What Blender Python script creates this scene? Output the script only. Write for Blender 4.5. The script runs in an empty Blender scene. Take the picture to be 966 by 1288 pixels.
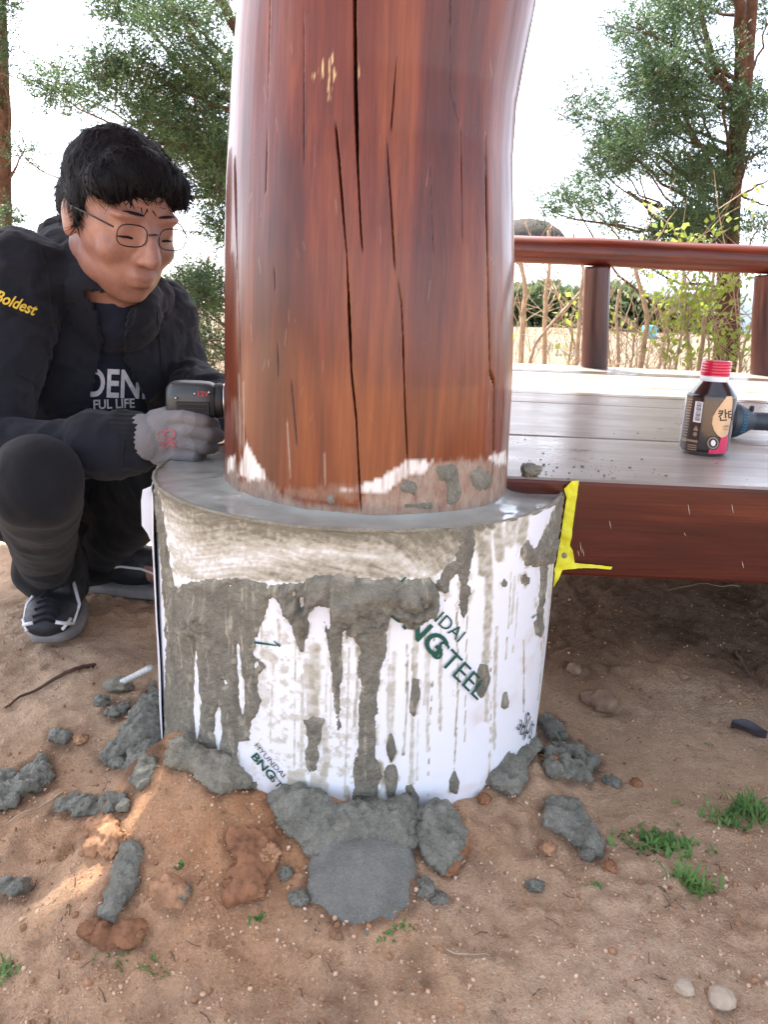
import bpy, bmesh, math, random
import numpy as np
from mathutils import Vector, Matrix
from mathutils.bvhtree import BVHTree
random.seed(7); RNG = np.random.default_rng(7)
SC = bpy.context.scene
COL = SC.collection
R_ = math.radians

# ------------------------------------------------------------------ camera
LENS, PITCH, ROLL, CAMZ = 26.0, R_(15.8), R_(2.5), 0.58
FPX = LENS / 36.0 * 1288.0
_R = np.array([1, 0, 0.]); _U = np.array([0, math.sin(PITCH), math.cos(PITCH)]); CF = np.array([0, math.cos(PITCH), -math.sin(PITCH)])
CX = _R * math.cos(ROLL) + _U * math.sin(ROLL); CY = -_R * math.sin(ROLL) + _U * math.cos(ROLL)
CC = np.array([0, 0, CAMZ])
cam = bpy.data.cameras.new('camera'); camo = bpy.data.objects.new('camera', cam); COL.objects.link(camo)
cam.sensor_fit = 'VERTICAL'; cam.sensor_height = 36; cam.sensor_width = 27; cam.lens = LENS
cam.clip_start = 0.02; cam.clip_end = 3000
m = Matrix.Identity(4)
for i in range(3):
    m[i][0] = CX[i]; m[i][1] = CY[i]; m[i][2] = -CF[i]; m[i][3] = CC[i]
camo.matrix_world = m
SC.camera = camo
cam.dof.use_dof = True; cam.dof.focus_distance = 0.95; cam.dof.aperture_fstop = 16.0

# ------------------------------------------------------------------ sky, sun, exposure
SUN_EL, SUN_AZ = R_(57), R_(-30)          # azimuth to the right of +Y
w = bpy.data.worlds.new('World'); SC.world = w; w.use_nodes = True
wn = w.node_tree; bg = wn.nodes['Background']
sky = wn.nodes.new('ShaderNodeTexSky'); sky.sky_type = 'NISHITA'; sky.sun_disc = False
sky.sun_elevation = SUN_EL; sky.sun_rotation = SUN_AZ
sky.air_density = 0.6; sky.dust_density = 2.0; sky.ozone_density = 1.0
hz = wn.nodes.new('ShaderNodeHueSaturation'); hz.inputs['Saturation'].default_value = .5      # milky spring haze
wn.links.new(sky.outputs[0], hz.inputs['Color']); wn.links.new(hz.outputs[0], bg.inputs[0]); bg.inputs[1].default_value = 0.15
SUND = np.array([math.sin(SUN_AZ) * math.cos(SUN_EL), math.cos(SUN_AZ) * math.cos(SUN_EL), math.sin(SUN_EL)])  # towards the sun
sl = bpy.data.lights.new('sun', 'SUN'); sl.energy = 4.0; sl.angle = R_(0.4); sl.color = (1, .94, .84)
so = bpy.data.objects.new('sun', sl); COL.objects.link(so)
so.rotation_euler = Vector((-SUND[0], -SUND[1], -SUND[2])).to_track_quat('-Z', 'Y').to_euler(); so.location = (2, 6, 8)
vs = SC.view_settings; vs.view_transform = 'Standard'; vs.look = 'None'; vs.exposure = 2.5; vs.gamma = 1; vs.use_curve_mapping = False
SC.render.engine = 'CYCLES'
cy = SC.cycles; cy.max_bounces = 8; cy.diffuse_bounces = 4; cy.glossy_bounces = 3; cy.transmission_bounces = 4
cy.use_denoising = True; cy.caustics_reflective = False; cy.caustics_refractive = False

# ------------------------------------------------------------------ projection helpers (photo pixels 966 x 1288)
def proj(P):
    d = np.asarray(P, float) - CC; k = d @ CF
    return np.stack([483 + FPX * (d @ CX) / k, 644 - FPX * (d @ CY) / k], -1)
def ray(px, py):
    return CF + CX * (px - 483) / FPX - CY * (py - 644) / FPX
def onz(px, py, z):
    d = ray(px, py); return CC + d * (z - CAMZ) / d[2]
def at(px, py, y):
    d = ray(px, py); return CC + d * y / d[1]

# ------------------------------------------------------------------ numpy noise
def _h(ix, iy, iz, s):
    n = (ix.astype(np.int64) * 374761393 + iy.astype(np.int64) * 668265263 + iz.astype(np.int64) * 2147483647 + s * 974711) & 0xffffffff
    n = ((n ^ (n >> 13)) * 1274126177) & 0xffffffff
    n = ((n ^ (n >> 16)) * 2246822519) & 0xffffffff
    return ((n ^ (n >> 15)) & 0xffffff) / float(0xffffff)
def vn(P, s=0):
    P = np.asarray(P, float); i = np.floor(P).astype(np.int64); f = P - i; f = f * f * f * (f * (f * 6 - 15) + 10)
    x, y, z = i[..., 0], i[..., 1], i[..., 2]; r = 0
    for a in (0, 1):
        for b in (0, 1):
            for c in (0, 1):
                r = r + _h(x + a, y + b, z + c, s) * (f[..., 0] if a else 1 - f[..., 0]) * (f[..., 1] if b else 1 - f[..., 1]) * (f[..., 2] if c else 1 - f[..., 2])
    return r * 2 - 1
def fbm(P, o=4, s=0, g=.5):
    P = np.asarray(P, float); r = 0; a = 1; t = 0
    for k in range(o):
        r = r + a * vn(P * (2.03 ** k) + 17.3 * k, s + k); t += a; a *= g
    return r / t
def worley(P, s=0):
    P = np.asarray(P, float); i = np.floor(P).astype(np.int64); d1 = np.full(P.shape[:-1], 9.); d2 = d1.copy()
    for a in (-1, 0, 1):
        for b in (-1, 0, 1):
            for c in (-1, 0, 1):
                x, y, z = i[..., 0] + a, i[..., 1] + b, i[..., 2] + c
                q = np.stack([x + _h(x, y, z, s), y + _h(x, y, z, s + 1), z + _h(x, y, z, s + 2)], -1)
                d = np.linalg.norm(P - q, axis=-1)
                d2 = np.where(d < d1, d1, np.minimum(d2, d)); d1 = np.minimum(d1, d)
    return d1, d2
def sstep(a, b, x):
    t = np.clip((x - a) / (b - a), 0, 1); return t * t * (3 - 2 * t)
def polysd(Q, poly):
    """signed distance (positive inside) of pixel points Q to a polygon"""
    poly = np.asarray(poly, float); lo = poly.min(0) - 25; hi = poly.max(0) + 25
    out = np.full(len(Q), -25.)
    k = np.where(((Q > lo) & (Q < hi)).all(1))[0]
    if not len(k): return out
    q = Q[k]; d = np.full(len(q), 1e9); ins = np.zeros(len(q), bool)
    for i in range(len(poly)):
        a, b = poly[i], poly[(i + 1) % len(poly)]; e = b - a; wv = q - a
        t = np.clip((wv @ e) / max(e @ e, 1e-9), 0, 1)
        d = np.minimum(d, np.hypot(wv[:, 0] - e[0] * t, wv[:, 1] - e[1] * t))
        c = ((a[1] > q[:, 1]) != (b[1] > q[:, 1]))
        xi = a[0] + (q[:, 1] - a[1]) * e[0] / (e[1] if abs(e[1]) > 1e-9 else 1e-9)
        ins ^= c & (q[:, 0] < xi)
    out[k] = np.maximum(np.where(ins, d, -d), -25.)
    return out
def linesd(Q, pts):
    """distance of pixel points to a polyline, and the parameter along it"""
    pts = np.asarray(pts, float); d = np.full(len(Q), 1e9); tt = np.zeros(len(Q)); n = len(pts) - 1
    for i in range(n):
        a, b = pts[i], pts[i + 1]; e = b - a; wv = Q - a
        t = np.clip((wv @ e) / (e @ e), 0, 1); dd = np.hypot(wv[:, 0] - e[0] * t, wv[:, 1] - e[1] * t)
        m_ = dd < d; d = np.where(m_, dd, d); tt = np.where(m_, (i + t) / n, tt)
    return d, tt

# ------------------------------------------------------------------ mesh helpers
def mesh(name, V, F, mat=None, smooth=True, attrs=None):
    V = np.asarray(V, np.float32); me = bpy.data.meshes.new(name)
    if isinstance(F, np.ndarray):
        n, k = F.shape
        me.vertices.add(len(V)); me.vertices.foreach_set('co', V.ravel())
        me.loops.add(n * k); me.loops.foreach_set('vertex_index', F.astype(np.int32).ravel())
        me.polygons.add(n); me.polygons.foreach_set('loop_start', np.arange(0, n * k, k, dtype=np.int32))
        try: me.polygons.foreach_set('loop_total', np.full(n, k, np.int32))
        except Exception: pass
        me.update(calc_edges=True); me.validate()
    else:
        me.from_pydata([tuple(map(float, v)) for v in V], [], F); me.update()
    me.polygons.foreach_set('use_smooth', np.full(len(me.polygons), smooth))
    for k, a in (attrs or {}).items():
        at_ = me.attributes.new(k, 'FLOAT', 'POINT'); at_.data.foreach_set('value', np.asarray(a, np.float32))
    if mat: me.materials.append(mat)
    return me
def obj(name, me, parent=None, loc=None, rot=None):
    o = bpy.data.objects.new(name, me); COL.objects.link(o)
    if parent is not None: o.parent = parent
    if loc is not None: o.location = loc
    if rot is not None: o.rotation_euler = rot
    return o
def empty(name, loc=(0, 0, 0)):
    o = bpy.data.objects.new(name, None); COL.objects.link(o); o.location = loc; o.empty_display_size = .05; return o
def tag(o, label=None, cat=None, group=None, kind=None):
    if label: o['label'] = label
    if cat: o['category'] = cat
    if group: o['group'] = group
    if kind: o['kind'] = kind
    return o
def child(name, me, root):
    """a part given in world coordinates under an Empty that only has a location"""
    o = obj(name, me, root); o.location = -Vector(root_off(root)); return o
def root_off(o):
    v = Vector((0, 0, 0))
    while o is not None:
        v = v + o.location; o = o.parent
    return v
def grid(nu, nv, wrap=False):
    i = np.arange(nu if wrap else nu - 1); j = np.arange(nv - 1)
    I, J = np.meshgrid(i, j, indexing='ij'); I = I.ravel(); J = J.ravel(); I2 = (I + 1) % nu
    return np.stack([I * nv + J, I2 * nv + J, I2 * nv + J + 1, I * nv + J + 1], 1)
class MB:
    """collects simple solids into one mesh"""
    def __init__(s): s.V = []; s.F = []; s.n = 0
    def add(s, V, F):
        V = np.asarray(V, float); s.V.append(V); s.F += [tuple(int(i) + s.n for i in f) for f in F]; s.n += len(V); return s
    def box(s, c, size, rz=0, M=None):
        x, y, z = np.array(size) / 2; V = np.array([[a * x, b * y, d * z] for a in (-1, 1) for b in (-1, 1) for d in (-1, 1)])
        if M is not None: V = V @ np.asarray(M).T
        elif rz: c_, s_ = math.cos(rz), math.sin(rz); V = V @ np.array([[c_, s_, 0], [-s_, c_, 0], [0, 0, 1]])
        return s.add(V + np.array(c), [(0, 1, 3, 2), (4, 6, 7, 5), (0, 4, 5, 1), (2, 3, 7, 6), (0, 2, 6, 4), (1, 5, 7, 3)])
    def tube(s, P, r, n=8, cap=True):
        P = np.asarray(P, float); r = np.broadcast_to(np.asarray(r, float), (len(P),)); V = []; up = None
        for i in range(len(P)):
            t = P[min(i + 1, len(P) - 1)] - P[max(i - 1, 0)]; t = t / (np.linalg.norm(t) + 1e-12)
            if up is None:
                up = np.array([0, 0, 1.]) if abs(t[2]) < .9 else np.array([1., 0, 0])
            a = np.cross(up, t); a /= np.linalg.norm(a) + 1e-12; b = np.cross(t, a); up = b
            an = np.arange(n) * 2 * math.pi / n
            V.append(P[i] + r[i] * (np.cos(an)[:, None] * a + np.sin(an)[:, None] * b))
        V = np.concatenate(V); F = [(i * n + j, i * n + (j + 1) % n, (i + 1) * n + (j + 1) % n, (i + 1) * n + j) for i in range(len(P) - 1) for j in range(n)]
        if cap: F += [tuple(range(n))[::-1], tuple((len(P) - 1) * n + j for j in range(n))]
        return s.add(V, F)
    def lathe(s, prof, c=(0, 0, 0), n=32, a0=0, a1=2 * math.pi):
        full = abs(a1 - a0 - 2 * math.pi) < 1e-6; k = n if full else n + 1
        an = a0 + np.arange(k) * (a1 - a0) / n; m_ = len(prof)
        V = np.array([[r * math.cos(a), r * math.sin(a), z] for a in an for r, z in prof]) + np.array(c)
        return s.add(V, [tuple(f) for f in grid(k, m_, full)])
    def mesh(s, name, mat=None, smooth=True): return mesh(name, np.concatenate(s.V), s.F, mat, smooth)
def bevel(me, width=.003, seg=2, ang=40):
    bm = bmesh.new(); bm.from_mesh(me)
    e = [e for e in bm.edges if len(e.link_faces) == 2 and e.calc_face_angle(0) > R_(ang)]
    bmesh.ops.bevel(bm, geom=e, offset=width, segments=seg, profile=.6, affect='EDGES', clamp_overlap=True)
    bm.to_mesh(me); bm.free(); return me
def sharp(me, ang=35):
    bm = bmesh.new(); bm.from_mesh(me)
    for e in bm.edges: e.smooth = not (len(e.link_faces) == 2 and e.calc_face_angle(0) > R_(ang))
    bm.to_mesh(me); bm.free(); return me
def ico(sub=2):
    bm = bmesh.new(); bmesh.ops.create_icosphere(bm, subdivisions=sub, radius=1)
    V = np.array([v.co[:] for v in bm.verts]); F = np.array([[v.index for v in f.verts] for f in bm.faces]); bm.free(); return V, F
ICO1, ICO2, ICO3, ICO4 = ico(1), ico(2), ico(3), ico(4)
def text_mesh(txt, size=1.0, bold=False, shear=0, space=1.0, ext=0):
    cu = bpy.data.curves.new('t', 'FONT'); cu.body = txt; cu.size = size; cu.align_x = 'CENTER'; cu.align_y = 'CENTER'
    cu.shear = shear; cu.space_character = space; cu.resolution_u = 4
    if bold: cu.offset = size * .022
    o = bpy.data.objects.new('t', cu); COL.objects.link(o); dg = bpy.context.evaluated_depsgraph_get()
    me = bpy.data.meshes.new_from_object(o.evaluated_get(dg)); bpy.data.objects.remove(o); bpy.data.curves.remove(cu)
    bm = bmesh.new(); bm.from_mesh(me); bmesh.ops.triangulate(bm, faces=bm.faces)
    for _ in range(2):
        e = [e for e in bm.edges if e.calc_length() > size * .22]
        if e: bmesh.ops.subdivide_edges(bm, edges=e, cuts=1); bmesh.ops.triangulate(bm, faces=bm.faces)
    V = np.array([v.co[:] for v in bm.verts]); F = [tuple(v.index for v in f.verts) for f in bm.faces]; bm.free(); bpy.data.meshes.remove(me)
    return V, F

# ------------------------------------------------------------------ materials
class NT:
    def __init__(s, name):
        s.m = bpy.data.materials.new(name); s.m.use_nodes = True; s.t = s.m.node_tree; s.b = s.t.nodes['Principled BSDF']
    def n(s, ty, inp=None, **kw):
        nd = s.t.nodes.new('ShaderNode' + ty)
        for k, v in kw.items(): setattr(nd, k, v)
        for k, v in (inp or {}).items(): s.set(nd, k, v)
        return nd
    def set(s, nd, k, v):
        i = nd.inputs[k]
        if hasattr(v, 'is_output') or isinstance(v, bpy.types.NodeSocket): s.t.links.new(v, i)
        else: i.default_value = v
    def p(s, **kw):
        for k, v in kw.items(): s.set(s.b, k.replace('_', ' '), v)
        return s
    def co(s, scale=(1, 1, 1), which='Object', rot=(0, 0, 0)):
        c = s.n('TexCoord'); mp = s.n('Mapping', {'Vector': c.outputs[which], 'Scale': scale, 'Rotation': rot}); return mp.outputs[0]
    def noise(s, vec, sc=5, det=4, rough=.55, dist=0):
        return s.n('TexNoise', {'Vector': vec, 'Scale': sc, 'Detail': det, 'Roughness': rough, 'Distortion': dist}).outputs[0]
    def ramp(s, fac, stops, interp='LINEAR'):
        r = s.n('ValToRGB', {'Fac': fac}); r.color_ramp.interpolation = interp; el = r.color_ramp.elements
        while len(el) < len(stops): el.new(.5)
        for e, (p, c) in zip(el, stops):
            e.position = p; e.color = (c if hasattr(c, '__len__') else (c, c, c)) + ((1,) if not hasattr(c, '__len__') or len(c) == 3 else ())
        return r.outputs[0]
    def mix(s, f, a, b, mode='MIX'):
        x = s.n('Mix', data_type='RGBA', blend_type=mode)
        s.set(x, 0, f)
        for idx, v in ((6, a), (7, b)):
            s.set(x, idx, v if not isinstance(v, tuple) else (v + (1,) if len(v) == 3 else v))
        return x.outputs[2]
    def attr(s, name): return s.n('Attribute', attribute_name=name).outputs['Fac']
    def math(s, op, a, b=0.): return s.n('Math', {0: a, 1: b}, operation=op).outputs[0]
    def bump(s, h, strength=.3, dist=.01, normal=None):
        i = {'Height': h, 'Strength': strength, 'Distance': dist}
        if normal is not None: i['Normal'] = normal
        return s.n('Bump', i).outputs[0]
def c3(r, g, b):  # sRGB 0-255 to linear
    return tuple(((x / 255 + .055) / 1.055) ** 2.4 if x > 10 else x / 255 / 12.92 for x in (r, g, b))
def simple(name, col, rough=.6, var=.15, sc=20, bump=0, metal=0, bsc=80, spec=.5, coat=0):
    k = NT(name); v = k.co(); f = k.noise(v, sc, 4)
    a = tuple(x * (1 - var) for x in col); b = tuple(min(1, x * (1 + var)) for x in col)
    k.p(Base_Color=k.ramp(f, [(.3, a), (.7, b)]), Roughness=rough, Metallic=metal)
    k.b.inputs['Specular IOR Level'].default_value = spec
    if coat: k.b.inputs['Coat Weight'].default_value = coat; k.b.inputs['Coat Roughness'].default_value = .1
    if bump: k.p(Normal=k.bump(k.noise(v, bsc, 4), bump, .004))
    return k.m
# ------------------------------------------------------------------ shared procedural materials
def mat_lacquer(name, dark, mid, light, ax='z', rough=.34, coat=.55, bump=.12, film=False, spec=.3):
    k = NT(name); S = {'z': ((9, 9, .7), (95, 95, 1.6)), 'x': ((.9, 9, 9), (2.2, 70, 70))}[ax]
    a = k.noise(k.co(S[0]), 1.6, 4, .6, .6); b = k.noise(k.co(S[1]), 1.5, 5, .65, .3)
    c = k.ramp(a, [(.32, dark), (.5, mid), (.68, light)])
    g = k.ramp(b, [(.3, .55), (.55, 1.0), (.75, 1.15)]); c = k.mix(.6, c, g, 'MULTIPLY')
    b2 = k.noise(k.co((260, 260, 7) if ax == 'z' else (7, 260, 260)), 1.2, 3, .6); c = k.mix(.5, c, k.ramp(b2, [(.35, .62), (.6, 1.08)]), 'MULTIPLY')
    rg = k.n('MapRange', {0: k.noise(k.co((4, 4, 1.5) if ax == 'z' else (1.5, 4, 4)), 2.2, 4), 1: .3, 2: .7, 3: rough - .1, 4: rough + .14}).outputs[0]
    nrm = k.bump(b, bump, .002)
    coatw = coat
    if film:
        f = k.attr('film'); pu = k.attr('putty'); cr = k.attr('crack'); ch = k.attr('chip')
        fn = k.noise(k.co((60, 60, 25)), 2, 5, .7)
        ff = k.math('MULTIPLY', f, k.n('MapRange', {0: fn, 1: .3, 2: .62, 3: .35, 4: 1.0}).outputs[0])
        c = k.mix(ff, c, c3(158, 146, 132)); c = k.mix(pu, c, c3(214, 210, 204)); c = k.mix(ch, c, c3(196, 168, 120))
        c = k.mix(cr, c, (.008, .004, .003))
        rg = k.mix(k.math('MAXIMUM', ff, k.math('MAXIMUM', pu, cr)), rg, (.75, .75, .75))
        coatw = k.math('MULTIPLY', coat, k.math('SUBTRACT', 1.0, k.math('MAXIMUM', ff, k.math('MAXIMUM', pu, cr))))
    k.p(Base_Color=c, Roughness=rg, Normal=nrm, Coat_Weight=coatw, Coat_Roughness=.12)
    k.b.inputs['Specular IOR Level'].default_value = spec
    return k.m
M_POST = mat_lacquer('lacquered log', c3(66, 23, 9), c3(102, 43, 16), c3(138, 74, 31), film=True, rough=.36, coat=.42, spec=.22)
M_RAIL = mat_lacquer('lacquered rail', c3(60, 22, 14), c3(86, 34, 21), c3(112, 52, 33), ax='x', coat=.25)
M_BALU = mat_lacquer('lacquered baluster', c3(48, 15, 12), c3(70, 25, 18), c3(92, 40, 28), ax='z', coat=.25)
M_FASC = mat_lacquer('lacquered fascia', c3(58, 20, 12), c3(80, 31, 19), c3(104, 49, 29), ax='x', coat=.2, bump=.2, spec=.2)
def mat_deck():
    k = NT('weathered varnished deck'); a = k.noise(k.co((1.2, 14, 14)), 1.5, 5, .6, .4); b = k.noise(k.co((3, 120, 120)), 1.3, 4)
    d = k.noise(k.co((5, 8, 8)), 1.2, 5, .65)
    c = k.ramp(a, [(.3, c3(122, 108, 98)), (.5, c3(146, 132, 121)), (.7, c3(164, 151, 141))])
    c = k.mix(.5, c, k.ramp(b, [(.35, .7), (.6, 1.0)]), 'MULTIPLY')
    k.p(Base_Color=c, Roughness=k.n('MapRange', {0: d, 1: .3, 2: .7, 3: .22, 4: .48}).outputs[0], Normal=k.bump(b, .12, .002), Coat_Weight=.15, Coat_Roughness=.2)
    return k.m
M_DECK = mat_deck()
def mat_sheet():
    k = NT('white coated steel sheet with cement film'); f = k.attr('film'); di = k.attr('dirt')
    n = k.noise(k.co((120, 120, 120)), 1, 5, .7); n2 = k.noise(k.co((40, 40, 40)), 1, 4)
    fx = k.math('ADD', f, k.math('MULTIPLY', k.math('SUBTRACT', n, .5), k.n('MapRange', {0: f, 1: 0., 2: .25, 3: 0., 4: .35}).outputs[0]))
    col = k.ramp(fx, [(0., c3(226, 229, 236)), (.12, c3(216, 216, 216)), (.35, c3(190, 187, 177)), (.6, c3(164, 158, 142)), (.85, c3(126, 121, 105)), (1., c3(108, 103, 89))])
    col = k.mix(k.math('MULTIPLY', di, n2), col, c3(180, 140, 105))
    k.p(Base_Color=col, Roughness=k.n('MapRange', {0: f, 1: 0., 2: .4, 3: .38, 4: .8}).outputs[0], Normal=k.bump(n, .25, .0015))
    return k.m
M_SHEET = mat_sheet()
def mat_mortar(name, dark, light, wet=.55, sc=1.0, spec=.5, pale=False):
    k = NT(name); v = k.co((1, 1, 1)); n = k.noise(v, 45 * sc, 6, .7); g = k.noise(v, 500, 3, .7); q = k.noise(v, 14, 3)
    c = k.ramp(n, [(.28, dark), (.72, light)]); c = k.mix(.6, c, k.ramp(g, [(.3, .6), (.55, 1.0), (.78, 1.35)]), 'MULTIPLY')
    if pale: c = k.mix(k.math('MULTIPLY', k.attr('pale'), .75), c, c3(200, 192, 170))
    k.p(Base_Color=c, Roughness=k.n('MapRange', {0: q, 1: .35, 2: .65, 3: wet - .12, 4: wet + .25}).outputs[0], Normal=k.bump(k.math('ADD', g, k.math('MULTIPLY', n, 1.5)), .9, .005))
    k.b.inputs['Specular IOR Level'].default_value = spec
    return k.m
M_MORT = mat_mortar('olive grey mortar', c3(122, 116, 99), c3(172, 165, 146), .7)
M_COAT = mat_mortar('olive grey mortar coat', c3(108, 105, 93), c3(156, 151, 136), .7, pale=True)
M_MORTD = mat_mortar('wet grey mortar', c3(106, 105, 93), c3(156, 153, 139), .48)
M_MORTT = mat_mortar('smooth mortar pad', c3(106, 106, 99), c3(146, 144, 135), .55, .5)
def mat_core():
    k = NT('wet cement surface'); v = k.co(); n = k.noise(v, 18, 3, .5); g = k.noise(v, 300, 3)
    q = k.noise(v, 7, 3)
    c = k.ramp(n, [(.3, c3(134, 134, 126)), (.7, c3(160, 160, 150))])
    k.p(Base_Color=c, Roughness=k.n('MapRange', {0: q, 1: .35, 2: .7, 3: .08, 4: .34}).outputs[0], Normal=k.bump(k.math('ADD', n, k.math('MULTIPLY', g, .16)), .2, .005), Coat_Weight=.3, Coat_Roughness=.05)
    return k.m
M_CORE = mat_core()
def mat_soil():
    k = NT('sandy decomposed granite soil'); v = k.co(); big = k.noise(v, 2.2, 4, .6); n = k.noise(v, 30, 6, .75); g = k.noise(v, 260, 4, .75)
    sp = k.n('TexVoronoi', {'Vector': v, 'Scale': 700.}).outputs['Color']; sp = k.n('SeparateColor', {0: sp}).outputs[0]
    t = k.attr('tone'); wt = k.attr('damp')
    c = k.ramp(big, [(.3, c3(196, 158, 126)), (.5, c3(208, 174, 142)), (.7, c3(218, 188, 160))])
    c = k.mix(t, c, c3(204, 144, 98))
    c = k.mix(.8, c, k.ramp(n, [(.25, .74), (.5, 1.0), (.75, 1.15)]), 'MULTIPLY')
    c = k.mix(.7, c, k.ramp(g, [(.3, .7), (.5, 1.0), (.72, 1.25)]), 'MULTIPLY')
    c = k.mix(k.ramp(sp, [(.9, 0.), (.97, .3)]), c, c3(214, 196, 176))
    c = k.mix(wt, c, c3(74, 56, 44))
    k.p(Base_Color=c, Roughness=.92, Normal=k.bump(k.math('ADD', k.math('MULTIPLY', n, 1.2), g), 1.0, .008))
    k.b.inputs['Specular IOR Level'].default_value = .2
    return k.m
M_SOIL = mat_soil()
M_CLOD = simple('brown soil clod', c3(164, 124, 94), .95, .35, 40, .6, spec=.2, bsc=150)
M_CLODR = simple('damp red brown clod', c3(136, 96, 70), .9, .35, 40, .6, spec=.2, bsc=150)
M_GREEN = simple('dark green print', c3(20, 78, 66), .4, .08)
M_BLACKP = simple('faded black print', c3(52, 60, 62), .5, .3, 120)
M_WASH = simple('pale cement wash', c3(206, 196, 186), .8, .1)
M_TAPE = simple('yellow masking tape', c3(206, 203, 38), .6, .1, 60, .3)
def leafmat(name, a, b, sc=3, trans=.35):
    k = NT(name); f = k.noise(k.co(), sc, 3); c = k.ramp(f, [(.35, a), (.65, b)])
    k.p(Base_Color=c, Roughness=.55)
    tr = k.n('BsdfTranslucent', {'Color': c}); mx = k.n('MixShader', {0: trans, 1: k.b.outputs[0], 2: tr.outputs[0]})
    k.t.links.new(mx.outputs[0], k.t.nodes['Material Output'].inputs[0]); return k.m
M_JUN = leafmat('juniper foliage', (.016, .046, .02), (.075, .135, .05), 11)
M_JUN2 = leafmat('juniper foliage lit', (.035, .075, .03), (.11, .16, .06), 4)
M_YOUNG = leafmat('young spring leaves', (.2, .3, .04), (.36, .46, .1), 6, .45)
M_GRASS = leafmat('fresh grass', (.06, .16, .03), (.16, .30, .07), 20, .3)
M_HEDGE = leafmat('hedge leaves', (.07, .11, .05), (.15, .19, .09), 2)  # greens paled, distance haze put into the colour
M_BARK = simple('juniper bark', c3(80, 60, 48), .9, .4, 30, .7, spec=.2, bsc=90)
M_TWIG = simple('dry grey bark', c3(166, 148, 128), .9, .3, 30, .5, spec=.2)
def fuse(parts, vox, smooth=6, name='b'):
    mb = MB()
    for p in parts: mb.add(np.concatenate(p.V), p.F)
    me = mb.mesh(name); o = bpy.data.objects.new('tmp', me); COL.objects.link(o)
    r = o.modifiers.new('r', 'REMESH'); r.mode = 'VOXEL'; r.voxel_size = vox; r.adaptivity = 0
    if smooth: s = o.modifiers.new('s', 'SMOOTH'); s.factor = .5; s.iterations = smooth
    dg = bpy.context.evaluated_depsgraph_get(); e = bpy.data.meshes.new_from_object(o.evaluated_get(dg))
    bpy.data.objects.remove(o); bpy.data.meshes.remove(me)
    V = np.zeros(len(e.vertices) * 3); e.vertices.foreach_get('co', V); V = V.reshape(-1, 3)
    N = np.zeros(len(e.vertices) * 3); e.vertex_normals.foreach_get('vector', N); N = N.reshape(-1, 3)
    F = np.array([list(p.vertices) for p in e.polygons if len(p.vertices) == 4]); Ft = [tuple(p.vertices) for p in e.polygons if len(p.vertices) != 4]
    bpy.data.meshes.remove(e); return V, N, F
# ------------------------------------------------------------------ ground
DC = np.array([-.033, .930]); DR = .255; ZT = .370     # footing drum: centre, radius, top
PC = np.array([-.023, .900])                            # log post centre
DECKZ = .386
def ground_z(x, y, fine=True):
    x = np.asarray(x, float); y = np.asarray(y, float)
    dx, dy = x - DC[0], y - DC[1]; r = np.hypot(dx, dy); an = np.arctan2(dx, -dy)      # 0 = towards the camera, + = right
    amp = .064 * np.exp(-((an - .02) / .62) ** 2) + .036 * np.exp(-((an + .85) / .30) ** 2) + .042 * np.exp(-((an - 1.0) / .45) ** 2)
    amp = np.maximum(amp, .012)
    wd = .14 + .05 * np.cos(an * 2 + .4)
    z = amp * (1 - sstep(0, 1, (r - DR - .0) / wd))
    # subsoil spill left of the footing and shallow hollow beside it
    z += .022 * np.exp(-(((x + .20) / .10) ** 2 + ((y - .66) / .08) ** 2))
    z -= .030 * np.exp(-(((x - .36) / .15) ** 2 + ((y - .98) / .14) ** 2))
    z += .05 * sstep(1.15, 1.7, y) * sstep(.15, .5, x)
    sl_ = ((x + .262) * .25 - (y - .80) * .07) / .2596                       # side of the banked-up edge left of the footing
    z += .034 * sstep(-.012, .022, sl_ + .012 * vn(np.stack([x * 22, y * 22, 0 * x], -1), 2)) * np.exp(-(np.maximum(r - DR, 0) / .20) ** 2) * sstep(-.09, -.22, x) * sstep(1.0, .86, y)
    near = np.exp(-np.maximum(0, np.hypot(x, y - 1) - 1.6))
    P = np.stack([x, y, np.zeros_like(x)], -1)
    z = z + .016 * fbm(P * 3.1, 3, 3) * near
    if fine:
        z = z + near * (.011 * fbm(P * 11, 4, 5) + .0065 * fbm(P * 48, 4, 9, .6))
        d1, d2 = worley(P * 42, 4); k = sstep(.15, .55, vn(P * 5, 8)) * near
        z = z + k * .014 * np.maximum(0, .6 - d1)
    return z
def axis(lo, hi, step, far0, far1, n=34):
    c = np.arange(lo, hi, step); a = lo - (np.geomspace(step, lo - far0, n))[::-1]; b = c[-1] + np.geomspace(step, far1 - hi, n)
    return np.concatenate([a, c, b])
gx = axis(-1.0, 1.15, .0042, -400, 400); gy = axis(.36, 1.85, .0042, -300, 900)
X, Y = np.meshgrid(gx, gy, indexing='ij'); Z = ground_z(X.ravel(), Y.ravel())
GV = np.stack([X.ravel(), Y.ravel(), Z], 1)
gq = proj(GV)
an_ = np.arctan2(GV[:, 0] - DC[0], -(GV[:, 1] - DC[1])); rr_ = np.hypot(GV[:, 0] - DC[0], GV[:, 1] - DC[1])
tone = .95 * np.exp(-((rr_ - .27) / .13) ** 2) * np.exp(-((an_ + .35) / .65) ** 2) + .25 * np.exp(-((rr_ - .27) / .12) ** 2) * np.exp(-((an_ - .4) / .5) ** 2)
tone = np.clip(tone * (.75 + .6 * fbm(GV * 9, 3, 21)) + .22 * sstep(.1, .6, fbm(GV * 4, 3, 33)), 0, 1)
damp = .75 * sstep(.98, 1.25, GV[:, 1] + .10 * fbm(GV * 6, 3, 41)) * sstep(.12, .3, GV[:, 0]) * sstep(3.6, 2.9, GV[:, 1])  # darker organic soil under the deck
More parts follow.
